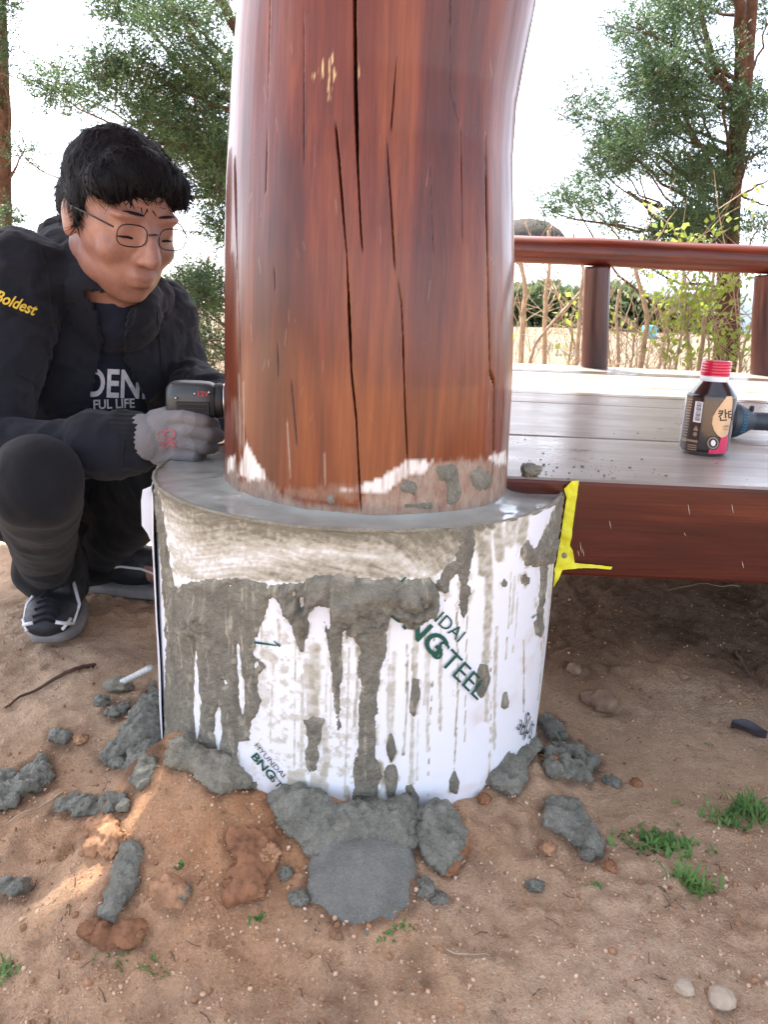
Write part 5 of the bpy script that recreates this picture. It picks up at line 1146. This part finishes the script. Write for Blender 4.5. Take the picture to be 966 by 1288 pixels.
# twigs, roots, straw
def ground_tube(pts, r, mat, name, label, cat, lift=.004, n=6):
    P = []
    for (x0, y0), (x1, y1) in zip(pts[:-1], pts[1:]):
        for k in range(5): P.append(on_fine(x0 + (x1 - x0) * k / 5, y0 + (y1 - y0) * k / 5) + np.array([0, 0, lift]))
    P = np.array(P); rr = np.linspace(1, .45, len(P)) * r; return tag(obj(name, MB().tube(P, rr, n).mesh(name, mat)), label, cat)
M_DARKTW = simple('dark dead twig', c3(82, 62, 50), .9, .3, 60, .4)
ground_tube([(119, 838), (95, 850), (62, 862), (30, 875), (0, 890)], .0035, M_DARKTW, 'twig', 'dark dead twig on the ground behind the shoe', 'twig')
ground_tube([(928, 822), (938, 838), (946, 852)], .0055, M_DARKTW, 'bark_piece', 'short dark piece of bark on the soil below the beam', 'bark', .005)
ground_tube([(80, 1005), (50, 1020), (10, 1035), (-8, 1040)], .0012, M_TWIG, 'straw', 'thin pale straw on the ground at left', 'straw')
ground_tube([(560, 1205), (590, 1208), (622, 1218)], .0010, M_TWIG, 'straw', 'thin pale straw in front of the footing', 'straw')
ground_tube([(930, 742), (880, 736), (830, 745)], .0010, M_TWIG, 'straw', 'thin straw in the shade below the deck beam', 'straw')
rs = np.random.default_rng(77); mb = MB()
for i in range(370):
    px, py = (rs.uniform(700, 980), rs.uniform(722, 800)) if i < 260 else (rs.uniform(-10, 980), rs.uniform(790, 1290)); p = on_fine(px, py); a = rs.uniform(0, 6.28); L = rs.uniform(.006, .03 if i < 260 else .018); d = np.array([math.cos(a), math.sin(a), rs.normal(0, .25)])
    b = p + d * L * .5 + np.array([0, 0, rs.uniform(-.001, .004)]); c = p + d * L + np.cross(d, [0, 0, 1]) * rs.normal(0, .2) * L; c[2] = gz(c[0], c[1], True) + .001; mb.tube([p + np.array([0, 0, .0008]), b, c], [.0005, .0004, .0003], 4, False)
tag(obj('root_fibres', mb.mesh('root_fibres', M_DARKTW)), 'fine roots and plant fibres littering the soil', 'plant litter', kind='stuff')
# ribbed rod poking out of the mortar at left
P = [on_fine(150, 868) + np.array([0, 0, .010]), on_fine(168, 858) + np.array([0, 0, .016]), at(189, 840, .95)]
P = np.array([P[0] + (P[2] - P[0]) * t_ for t_ in np.linspace(0, 1, 61)]); rod = tag(obj('ribbed_rod', MB().tube(P, [.0052 if i % 6 < 3 else .0034 for i in range(61)], 10).mesh('ribbed_rod', simple('zinc rod', c3(196, 194, 190), .4, .15, 60))), 'pale ribbed metal rod lying between shoe and footing', 'rod')
sl_ = lump_mesh('mortar_sleeve', on_fine(150, 868) + np.array([0, 0, .008]), .016, 71, M_MORT, ICO4, (1.5, 1, .7)); obj('mortar_sleeve', sl_, rod)
# dark dead leaf
def leaf_mesh(name, c, L, wd, ang, curl, mat, seed=0):
    n = 14; m_ = 7; V = []
    for i in range(n):
        t_ = i / (n - 1); w_ = wd * math.sin(math.pi * min(1, t_ * .94 + .03)) ** .8
        for k in range(m_):
            u = (k / (m_ - 1) - .5) * 2; V.append([L * (t_ - .5), w_ * u, curl * (u * u) * wd + .35 * wd * math.sin(t_ * 5 + seed) * .5 + .004])
    V = np.array(V); c_, s_ = math.cos(ang), math.sin(ang); V = V @ np.array([[c_, s_, 0], [-s_, c_, 0], [0, 0, 1]]); V[:, 2] -= V[:, 2].min() - .001
    V2 = V + np.array([0, 0, -.0006]); nn = len(V); F = [tuple(f) for f in grid(n, m_)] + [tuple(int(k) + nn for k in f[::-1]) for f in grid(n, m_)]
    return mesh(name, np.concatenate([V, V2]) + np.array(c), F, mat)
M_DLEAF = simple('dark dead leaf', c3(62, 58, 62), .6, .3, 50, .4)
tag(obj('dead_leaf', leaf_mesh('dead_leaf', on_fine(942, 920), .048, .013, -.5, .9, M_DLEAF)), 'curled dark dead leaf on the sand below the beam at right', 'leaf')
# grass tufts and weeds
def tuft(name, label, px, py, n, L, spread, seed, wide=.0016, lean=(0, 0), cat='grass', group=None):
    rs = np.random.default_rng(seed); V = []; F = []; p0 = on_fine(px, py)
    for i in range(n):
        b = p0 + np.array([rs.normal(0, spread), rs.normal(0, spread * .6), 0]); b[2] = gz(b[0], b[1], True) - .001; a = rs.uniform(0, 6.28); d = np.array([math.cos(a) * .8 + lean[0], math.sin(a) * .8 + lean[1], 0]); l = L * rs.uniform(.5, 1.1); s = np.array([-d[1], d[0], 0]); s /= np.linalg.norm(s) + 1e-6; k0 = len(V)
        for t_ in (0, .35, .7, 1):
            c = b + d * l * .75 * t_ ** 1.4 + np.array([0, 0, l * (t_ - .55 * t_ * t_)]); w_ = wide * (1 - t_ ** 2 * .95) * rs.uniform(.8, 1.1); V += [c - s * w_, c + s * w_]
        F += [(k0 + 2 * q_, k0 + 2 * q_ + 1, k0 + 2 * q_ + 3, k0 + 2 * q_ + 2) for q_ in range(3)]
    return tag(obj(name, mesh(name, np.array(V), np.array(F), M_GRASS)), label, cat, group)
tuft('grass_tuft', 'green grass tuft on the sand below the lone mortar wedge, nearest the camera', 872, 1112, 70, .034, .012, 1)
tuft('grass_tuft', 'low spreading green weeds beside the lone mortar wedge', 830, 1060, 150, .020, .020, 2, .0022)
tuft('grass_tuft', 'taller grass tuft at the right picture edge', 946, 1028, 90, .040, .016, 3)
tuft('grass_tuft', 'flat patch of grass at the right picture edge in front of the taller tuft', 912, 1036, 40, .022, .014, 4)
tuft('weed', 'tiny green weed on the sandy slope left of the pad', 225, 1094, 9, .009, .002, 5, .0022, cat='weed')
tuft('weed', 'tiny weed sprig below the damp soil', 322, 1164, 10, .012, .004, 6, cat='weed')
tuft('weed', 'tiny weed under the drip of the mortar pad', 508, 1170, 14, .008, .005, 7, .002, cat='weed')
tuft('weed', 'small leafy weed just below the mortar drip', 486, 1186, 10, .010, .004, 8, .0022, cat='weed')
tuft('weed', 'thin grass blades at the lower left', 200, 1222, 14, .016, .008, 9, .001, cat='weed')
tuft('weed', 'grass at the left picture edge in the foreground', 4, 1222, 30, .020, .010, 10, .0012, cat='weed')
tuft('weed', 'sparse blades beside the brown clods', 148, 1205, 14, .012, .010, 11, .001, cat='weed')
tuft('weed', 'tiny green sprig on the sand right of the pad', 748, 1122, 14, .008, .006, 12, .0012, cat='weed')
tuft('weed', 'small sprig on the sand near the dead leaf', 892, 938, 8, .008, .004, 13, .001, cat='weed')
tuft('weed', 'small sprig on the sand above the low weeds', 850, 1012, 12, .010, .006, 14, .001, cat='weed')
# ------------------------------------------------------------------ field and things beyond the trees
def mat_field():
    k = NT('dry stubble field'); v = k.co(); a = k.noise(k.co((.25, 2.2, 1)), 1.5, 5, .7); b = k.noise(v, 22, 5, .8)
    c = k.ramp(a, [(.3, c3(96, 84, 66)), (.55, c3(122, 108, 88)), (.75, c3(92, 92, 62))]); c = k.mix(.6, c, k.ramp(b, [(.3, .6), (.7, 1.15)]), 'MULTIPLY')
    k.p(Base_Color=c, Roughness=.95, Normal=k.bump(b, .8, .05)); return k.m
xs = np.concatenate([-np.geomspace(6, 500, 12)[::-1], np.linspace(-5.5, 9, 110), np.geomspace(9.5, 500, 14)]); ys = np.concatenate([np.linspace(4.6, 24, 150), np.geomspace(25, 900, 14)])
X, Y = np.meshgrid(xs, ys, indexing='ij'); Z = .02 + .05 * fbm(np.stack([X.ravel() * 1.1, Y.ravel() * 1.3, 0 * X.ravel()], 1), 4, 3) + .03 * np.abs(np.sin(Y.ravel() * 4.2)) * (Y.ravel() < 24)
Z = Z + .06 - .10 * (Y.ravel() < 4.7)
tag(obj('field', mesh('field', np.stack([X.ravel(), Y.ravel(), Z], 1), grid(len(xs), len(ys)), mat_field())), kind='structure')
# leaf cloud
def leaves(n, centre_fn, L, wd, rs, droop=.2):
    V = np.zeros((n * 4, 3)); k = 0
    P, Dn = centre_fn(n); a = rs.normal(size=(n, 3)); s = np.cross(Dn, a); s /= np.linalg.norm(s, axis=1)[:, None] + 1e-9
    l = L * rs.uniform(.6, 1.2, n)[:, None]; w_ = wd * rs.uniform(.7, 1.2, n)[:, None]
    V[0::4] = P; V[1::4] = P + Dn * l * .45 + s * w_; V[2::4] = P + Dn * l; V[3::4] = P + Dn * l * .5 - s * w_
    return V, np.arange(n * 4).reshape(n, 4)
def spray_crown(clumps, rs, per=70, L=.02, wd=.0032, sprig=.07, up_=.25):
    """clumps: (centre xyz, radii xyz, density); foliage as feathery sprigs with scale leaves"""
    Vs = []; Fs = []; k = 0
    for c, r, dn in clumps:
        ns = max(4, int(per * dn)); c = np.array(c); r = np.array(r)
        d = rs.normal(size=(ns, 3)); d /= np.linalg.norm(d, axis=1)[:, None]; P = c + d * r * (rs.random((ns, 1)) ** .45)
        ax = d * np.array([1, .7, .5]) + rs.normal(size=(ns, 3)) * .55 + np.array([0, 0, up_]); ax /= np.linalg.norm(ax, axis=1)[:, None]
        m_ = 12; t_ = np.tile(np.linspace(0, 1, m_), ns); I = np.repeat(np.arange(ns), m_); sl_ = sprig * rs.uniform(.6, 1.3, ns)[I]
        B = P[I] + ax[I] * (t_ * sl_)[:, None]; dn_ = ax[I] * .75 + rs.normal(size=(len(I), 3)) * .62; dn_ /= np.linalg.norm(dn_, axis=1)[:, None]
        V, F = leaves(len(I), lambda n: (B, dn_), L, wd, rs); Vs.append(V); Fs.append(F + k); k += len(V)
    return np.concatenate(Vs), np.concatenate(Fs)
def boxes_px(bx, org, sc, y, dy, rs, k=1.):
    out = []
    for x0, y0, x1, y1, dn in bx:
        cx, cy, rx, ry = org[0] + (x0 + x1) / 2 / sc, org[1] + (y0 + y1) / 2 / sc, (x1 - x0) / 2 / sc, (y1 - y0) / 2 / sc
        m_ = max(1, int(round(rx * ry / 260.)))
        for i in range(m_):
            sx, sy = (rs.uniform(-.75, .75), rs.uniform(-.75, .75)) if m_ > 1 else (0, 0); yy = y + rs.uniform(-dy, dy); s_ = yy / FPX
            rr_ = (min(rx, 27) * s_, min(rx, 27) * s_ * 1.1, min(ry, 18) * s_); out.append((at(cx + sx * rx, cy + sy * ry, yy), rr_, dn))
    return out
def branch(P0, P1, r0, r1, rs, sag=.1, n=9):
    P0, P1 = np.array(P0), np.array(P1); L = np.linalg.norm(P1 - P0); t_ = np.linspace(0, 1, n)[:, None]; w_ = rs.normal(size=3) * .05 * L
    P = P0 + (P1 - P0) * t_ + np.sin(t_ * math.pi) * (w_ - np.array([0, 0, sag * L])); P[1:-1] += rs.normal(size=(n - 2, 3)) * .012 * L
    return P, np.linspace(r0, r1, n)
def tree(name, label, trunk_pts, radii, clumps, rs, per, L, wd, sprig, mat=None, extra=(), group=None, seed=0, bark=None, cat='tree', attach=None):
    tp = np.array(trunk_pts, float); root = empty(name, (tp[0][0], tp[0][1], 0)); tag(root, label, cat, group); off = -np.array([tp[0][0], tp[0][1], 0])
    f = np.linspace(0, 1, len(tp)); ff = np.linspace(0, 1, 60); Q = np.stack([np.interp(ff, f, tp[:, k]) for k in range(3)], 1); rad = np.interp(ff, f, radii)
    an = np.linspace(0, 2 * math.pi, 18, endpoint=False); V = []
    for i in range(60):
        w_ = 1 + .14 * vn(np.stack([np.cos(an) * 1.5, np.sin(an) * 1.5, 0 * an + Q[i, 2] * 3], 1), seed) + .06 * vn(np.stack([np.cos(an) * 5, np.sin(an) * 5, 0 * an + Q[i, 2] * 2], 1), seed + 1)
        V.append(Q[i] + np.stack([np.cos(an) * rad[i] * w_, np.sin(an) * rad[i] * w_, 0 * an], 1))
    F = [(i * 18 + k, i * 18 + (k + 1) % 18, (i + 1) * 18 + (k + 1) % 18, (i + 1) * 18 + k) for i in range(59) for k in range(18)]
    obj('trunk', mesh('trunk', np.concatenate(V) + off, F, bark or M_BARK), root)
    mb = MB()
    for P, r in extra: mb.tube(np.array(P) + off, r, 8)
    for c, r_, dn in clumps:
        if rs.random() < .55:
            z = min(max(c[2] - rs.uniform(.05, .5), tp[0][2] + .3), tp[-1][2]); b = np.array([np.interp(z, tp[:, 2], tp[:, 0]), np.interp(z, tp[:, 2], tp[:, 1]), z]) if attach is None else np.array(attach[rs.integers(len(attach))])
            P, r = branch(b, c, .011, .003, rs, .08); mb.tube(P + off, r, 6)
        for _ in range(3):
            P, r = branch(np.array(c) + rs.normal(size=3) * np.array(r_) * .3, np.array(c) + rs.normal(size=3) * np.array(r_) * .9, .003, .0012, rs, 0, 5); mb.tube(P + off, r, 5)
    if mb.n: obj('branches', mb.mesh('branches', bark or M_BARK), root)['kind'] = 'stuff'
    if clumps:
        V, F = spray_crown(clumps, rs, per, L, wd, sprig); crown_ = obj('crown', mesh('crown', V + off, F, mat or M_JUN, False), root)
    return root
# right-hand juniper behind the railing
rs = np.random.default_rng(101); o1, s1, yt = (640, 0), 2.963, 4.2
bx = [(500, -60, 780, 120, 1), (380, 70, 560, 220, .9), (430, 200, 780, 420, 1.05), (440, 380, 780, 530, 1), (250, 460, 540, 680, .8), (540, 600, 830, 760, .95), (185, 700, 330, 850, .95), (330, 720, 430, 880, .5), (450, 780, 870, 900, 1), (800, 290, 970, 480, .9), (900, 780, 980, 900, 1), (740, 170, 860, 260, .5), (860, -60, 980, 120, .9), (700, 240, 800, 330, .7), (560, 100, 700, 200, .7), (110, 730, 160, 790, .3), (340, 480, 420, 560, .5), (880, 480, 980, 640, .45), (420, 880, 760, 1010, .4), (240, 330, 480, 500, .5), (560, 520, 800, 640, .6)]
tb = at(912, 470, yt); tb[2] = .0
right_tree = tree('juniper_tree', 'juniper tree with reddish trunk behind the railing on the right', [tb, at(914, 440, yt), at(916, 330, yt), at(921, 240, yt), at(930, 150, yt), at(935, 100, yt), at(945, 20, yt), at(950, -90, yt)], [.066, .063, .058, .048, .046, .044, .03, .02], boxes_px(bx, o1, s1, yt, .5, rs), rs, 170, .019, .0030, .085,
    extra=[branch(at(933, 110, yt), at(930, -40, yt - .1), .034, .024, rs, 0), branch(at(925, 130, yt), at(880, -20, yt), .020, .010, rs, 0), branch(at(918, 270, yt), at(790, 240, yt - .2), .016, .006, rs, .06), branch(at(920, 195, yt), at(890, 178, yt), .012, .006, rs, 0), branch(at(935, 200, yt), at(966, 185, yt), .012, .006, rs, 0), branch(at(915, 250, yt), at(970, 225, yt), .010, .004, rs, 0), branch(at(916, 230, yt), at(975, 260, yt), .009, .003, rs, 0)], seed=3)
# left-hand juniper: trunk hidden behind the log post, limbs and foliage reaching left
rs = np.random.default_rng(102); o2, s2, yt = (0, 0), 3.02, 3.9
bx = [(370, -60, 660, 140, .95), (620, -60, 910, 110, .6), (345, 205, 570, 400, .8), (500, 280, 790, 480, .85), (740, 230, 880, 480, .9), (750, 460, 880, 660, 1), (120, 250, 345, 450, .62), (380, 370, 520, 430, .6), (790, 660, 880, 850, .4), (560, 400, 760, 560, .5), (480, 170, 540, 260, .4), (820, 840, 880, 960, .3), (450, 430, 800, 620, .55), (770, 430, 880, 1000, .7), (640, 540, 880, 760, .7), (560, 120, 900, 300, .5), (30, 560, 150, 640, .25)]
cl = boxes_px(bx, o2, s2, yt, .45, rs) + boxes_px([(690, 640, 900, 800, 1), (700, 740, 900, 900, 1), (710, 860, 900, 1000, .8), (820, 980, 910, 1110, .5), (700, 940, 800, 1060, .7)], (0, 130), 3.22, yt, .3, rs)
tb = at(345, 500, yt); tb[2] = 0
cx = lambda x, y, d=0: at(x / 3.02, y / 3.02, yt + d)
tree('juniper_tree', 'dense juniper tree between the person and the log post, trunk hidden by the post', [tb, at(345, 300, yt), at(335, 100, yt), at(325, -90, yt)], [.08, .07, .055, .04], cl, rs, 160, .019, .0030, .085,
    extra=[branch(at(335, 120, yt), cx(820, -30), .032, .022, rs, 0), ([cx(930, 330), cx(860, 280), cx(780, 210), cx(700, 80), cx(630, -20)], [.016, .014, .013, .011, .008]), ([cx(950, 420), cx(800, 340), cx(720, 300), cx(640, 200), cx(560, 100)], [.016, .013, .012, .009, .006]), ([cx(900, 760), cx(840, 700), cx(760, 600), cx(700, 500), cx(600, 420)], [.012, .010, .009, .007, .005]), ([cx(720, 300), cx(690, 230), cx(650, 160)], [.007, .006, .004]), ([cx(480, 360), cx(330, 280), cx(200, 250), cx(60, 180)], [.004, .003, .003, .002])], seed=8)
rs = np.random.default_rng(103); yt = 4.4
tb = at(4, 480, yt); tb[2] = 0
tree('juniper_tree', 'thin juniper trunk at the left picture edge behind the person', [tb, at(5, 300, yt), at(4, 180, yt), at(2, 60, yt), at(0, -90, yt)], [.045, .042, .036, .03, .02], boxes_px([(-60, -40, 45, 60, 1), (-40, 60, 45, 190, .6), (-40, 210, 30, 260, .4), (-60, 690, 45, 880, 1), (55, 535, 130, 600, .3), (-40, 330, 40, 420, .3)], (0, 0), 3.02, yt, .3, rs), rs, 160, .019, .0030, .085, seed=12)
# bare saplings, shrub with young leaves
def sapling(name, label, pts, w0, w1, y, seed, twigs=5, leaf=0, group='bare saplings behind the deck', cat='sapling', ground=True):
    rs = np.random.default_rng(seed); pts = [at(x, yy, y) for x, yy in pts]; pts = pts if pts[0][2] < pts[-1][2] else pts[::-1]
    if ground: g = pts[0].copy(); g[2] = -.02; g[:2] += (pts[0] - pts[1])[:2] * .15; pts = [g] + pts
    pts = np.array(pts); root = empty(name, (pts[0][0], pts[0][1], 0)); off = -np.array([pts[0][0], pts[0][1], 0]); tag(root, label, cat, group)
    ff = np.linspace(0, len(pts) - 1, 24); Q = np.stack([np.interp(ff, np.arange(len(pts)), pts[:, k]) for k in range(3)], 1); Q[1:-1] += np.cumsum(rs.normal(size=(22, 3)), 0) * np.sin(np.linspace(0, math.pi, 22))[:, None] * .0016
    obj('stem', MB().tube(Q + off, np.linspace(w0, w1, 24) * y / FPX / 2, 8).mesh('stem', M_TWIG), root)
    mb = MB(); ends = []
    for i in range(twigs):
        k = rs.integers(8, 24); d = np.array([rs.normal(0, .6), rs.normal(0, .4), rs.uniform(.3, 1.)]); L = rs.uniform(.1, .38); P, r = branch(Q[k], Q[k] + d * L, max(w1 * .5, .9) * y / FPX / 2, .0011, rs, -.05, 6); mb.tube(P + off, r, 5); ends += [P[k2] for k2 in range(2, 6)]
    if twigs: obj('twigs', mb.mesh('twigs', M_TWIG), root)['kind'] = 'stuff'
    if leaf:
        rs2 = rs; E_ = np.array(ends + [Q[i] for i in range(10, 24, 2)]); I = rs.integers(0, len(E_), leaf); P = E_[I] + rs.normal(size=(leaf, 3)) * .028; Dn = rs.normal(size=(leaf, 3)) + np.array([0, 0, .4]); Dn /= np.linalg.norm(Dn, axis=1)[:, None]
        V, F = leaves(leaf, lambda n: (P, Dn), .034, .0105, rs); obj('leaves', mesh('leaves', V + off, F, M_YOUNG, False), root)
def c5(*pts): return [(640 + x / 2.963, 320 + y / 2.963) for x, y in pts]
SP = [(c5((45, 400), (55, 250), (65, 130), (45, 30), (30, -60)), 8, 4, 3.5, 7), (c5((133, 400), (138, 190), (155, 40), (150, -90)), 7, 4, 3.6, 6), (c5((75, 400), (90, 350), (180, 240), (285, 120)), 5, 3, 3.3, 3), (c5((255, 370), (180, 160), (120, 30), (60, -120)), 2.5, 1.5, 3.4, 4), (c5((250, 410), (262, 250), (278, 60), (240, -80)), 7, 3, 3.3, 4),
      (c5((408, 410), (405, 250), (412, 130)), 5, 3, 3.3, 3), (c5((490, 425), (500, 330), (511, 220), (488, 130), (470, 40)), 8, 5, 3.4, 4), (c5((670, 410), (668, 300), (640, 190), (655, 60)), 6, 3, 3.5, 5), (c5((712, 410), (722, 250), (755, 130), (770, 40)), 7, 4, 3.5, 4), (c5((380, 410), (372, 320)), 3, 2, 3.3, 2), (c5((565, 410), (590, 260), (640, 120)), 2.5, 1.5, 3.3, 3), (c5((868, 400), (880, 330), (915, 240), (920, 100)), 4, 2.5, 3.6, 3), (c5((430, 410), (425, 370), (450, 240)), 2, 1.2, 3.3, 2), (c5((600, 410), (640, 330), (650, 250)), 2.5, 1.5, 3.3, 3)]
place = ['beside the log post', 'second from the log post', 'slanting across the gap beside the first baluster', 'thin and slanting left of the first baluster', 'just left of the first baluster', 'right of the first baluster', 'with a crooked light trunk in the middle of the railing gap', 'in the leafy shrub, left stem', 'in the leafy shrub, right stem', 'short, close to the first baluster', 'thin and slanting in the railing gap', 'right of the juniper trunk', 'thin, beside the crooked trunk', 'thin, below the leafy shrub']
for i, (pts, a, b, y, tw) in enumerate(SP): sapling('bare_sapling', 'bare sapling stem ' + place[i], pts, a, b, y, 200 + i, tw)
for i, pts in enumerate(([(262, 480), (264, 430), (258, 380), (262, 320)], [(276, 480), (274, 420), (280, 340)], [(250, 470), (248, 440), (256, 395)])): sapling('bare_sapling', 'thin bare stem between person and log post, ' + ('left one', 'right one', 'shortest one')[i], pts, 3.5, 2, 4.6, 240 + i, 5)
LS = [([(850, 465), (856, 420), (862, 360), (858, 320)], 130), ([(872, 465), (868, 410), (880, 350)], 120), ([(836, 465), (842, 430), (838, 385)], 70), ([(890, 468), (892, 420), (884, 370)], 70), ([(716, 460), (720, 420), (718, 395)], 38), ([(930, 470), (932, 450), (926, 436)], 70), ([(912, 470), (914, 455), (906, 446)], 40), ([(792, 460), (794, 430), (800, 400)], 14)]
lp = ['tallest one in the middle', 'right beside the tallest', 'left of the tallest', 'next to the juniper trunk', 'small, left of the first baluster', 'low, right of the bottle cap', 'low, directly behind the bottle cap', 'sparse, by the crooked sapling']
for i, (pts, n) in enumerate(LS): n = int(n * 1.7); sapling('leafy_shrub', 'young shrub with yellow green leaves behind the railing, ' + lp[i], pts, 3.5, 2, 3.35, 300 + i, 9, n, 'leafing shrubs behind the deck', 'shrub')
rs = np.random.default_rng(66); n_ = 9000; P = np.stack([rs.uniform(-5, 9, n_), 4.7 + 15 * rs.random(n_) ** 1.5, np.zeros(n_) + .05], 1); k_ = sstep(-.25, .3, fbm(P * np.array([.9, .7, 0]), 3, 9)) > rs.random(n_); P = P[k_]; Dn = rs.normal(size=P.shape) * .55 + np.array([0, 0, 1.]); Dn /= np.linalg.norm(Dn, axis=1)[:, None]
V, F = leaves(len(P), lambda n: (P, Dn), .20, .006, rs); tag(obj('dry_grass', mesh('dry_grass', V, F, simple('dry straw', c3(120, 112, 90), .9, .3, 1), False)), 'dry straw stubble standing over the field beyond the trees', 'dry grass', kind='stuff')
mb = MB()
for i in range(75):
    p = np.array([rs.uniform(.35, 2.6), rs.uniform(3.1, 4.4), 0]); L = rs.uniform(.4, 1.15); d = np.array([rs.normal(0, .45), rs.normal(0, .3), 1.]); P, r = branch(p, p + d * L, .0035, .001, rs, 0, 7); mb.tube(P, r, 4, False)
    for _ in range(3): a = P[rs.integers(2, 6)]; Q, r = branch(a, a + np.array([rs.normal(0, .5), rs.normal(0, .4), rs.uniform(.1, .8)]) * rs.uniform(.12, .35), .0018, .0008, rs, 0, 5); mb.tube(Q, r, 4, False)
tag(obj('twig_thicket', mb.mesh('twig_thicket', M_TWIG)), 'tangle of thin bare twigs behind the railing', 'thicket', kind='stuff')
# hedge, greenhouse, hut, barrel
rs = np.random.default_rng(55)
def hedge(name, label, x0, x1, y, h, n, seed):
    rs = np.random.default_rng(seed); P = np.stack([rs.uniform(x0, x1, n), y + rs.normal(0, .45, n), 0 * np.zeros(n)], 1); top = h * (1 + .38 * fbm(np.stack([P[:, 0] * 1.1, 0 * P[:, 0], 0 * P[:, 0]], 1), 3, seed)); P[:, 2] = top * rs.random(n) ** .6; Dn = rs.normal(size=(n, 3)) + np.array([0, -.3, .7]); Dn /= np.linalg.norm(Dn, axis=1)[:, None]
    V, F = leaves(n, lambda k: (P, Dn), .26, .05, rs); r_ = empty(name, ((x0 + x1) / 2, y, 0)); tag(r_, label, 'hedge'); child('foliage', mesh('foliage', V, F, M_HEDGE, False), r_)
    mb = MB()
    for x in np.arange(x0 + .4, x1, .8): mb.tube([(x, y, -.1), (x + rs.normal(0, .1), y, h * .5), (x + rs.normal(0, .2), y, h * .85)], [.03, .02, .008], 6)
    child('stems', mb.mesh('stems', M_BARK), r_)['kind'] = 'stuff'
hedge('clipped_hedge', 'long low green hedge at the far side of the field', 3.0, 9.6, 22, 1.15, 14000, 5)
hedge('field_hedge', 'green hedge beyond the field seen left of the log post', -14, -8.5, 30, 1.2, 7000, 6)
M_VINYL = simple('white vinyl film', c3(196, 212, 220), .35, .04, 2)
gh = empty('greenhouse', (8, 30, 0)); tag(gh, 'long pale vinyl greenhouse beyond the hedge', 'greenhouse')
an = np.linspace(0, math.pi, 24); xs = np.linspace(1.5, 22, 60); A, B = np.meshgrid(xs, an, indexing='ij'); V = np.stack([A.ravel(), 30 - 3 * np.cos(B.ravel()), 2.35 * np.sin(B.ravel()) ** .8 + .02 * np.sin(A.ravel() * 6)], 1)
child('film_cover', mesh('film_cover', V, grid(60, 24), M_VINYL), gh)
for x in np.arange(1.5, 22.1, 1.7): child('hoop', MB().tube([(x, 30 - 3.03 * math.cos(a), 2.38 * math.sin(a) ** .8) for a in an], .03, 6).mesh('hoop', M_ALU), gh)
hut = empty('thatched_hut', (6.2, 34, 0)); tag(hut, 'grey thatched hut roof far beyond the rail beside the log post', 'hut'); hc = at(665, 290, 34)
M_THATCH = simple('weathered thatch', c3(66, 62, 60), .95, .3, 6, .6, spec=.1, bsc=20)
pr_ = [(1.75, hc[2] - .62), (1.8, hc[2] - .45), (1.35, hc[2] + .05), (.8, hc[2] + .38), (.0, hc[2] + .52)]
V, F = np.concatenate((t0 := MB().lathe(pr_, (hc[0], 34, 0), 36)).V), t0.F; V = V + (.06 * fbm(V * 3, 3, 4))[:, None] * np.array([1, 1, .6]); child('thatch_roof', mesh('thatch_roof', V, F, M_THATCH), hut)
child('wall', MB().lathe([(1.3, 0), (1.3, hc[2] - .4)], (hc[0], 34, 0), 24).mesh('wall', simple('mud wall', c3(170, 150, 126), .9, .1, 3)), hut)
bp = at(817, 418, 16); bp[2] = .05
M_TURQ = simple('turquoise plastic', c3(70, 190, 205), .4, .05); tag(obj('plastic_drum', sharp(MB().lathe([(0, 0), (.13, 0), (.15, .03), (.155, .12), (.145, .14), (.155, .16), (.155, .26), (.14, .30), (.05, .31), (0, .31)], n=24).mesh('plastic_drum', M_TURQ), 40), None, tuple(bp)), 'small turquoise plastic drum in the far field in front of the hedge', 'drum')
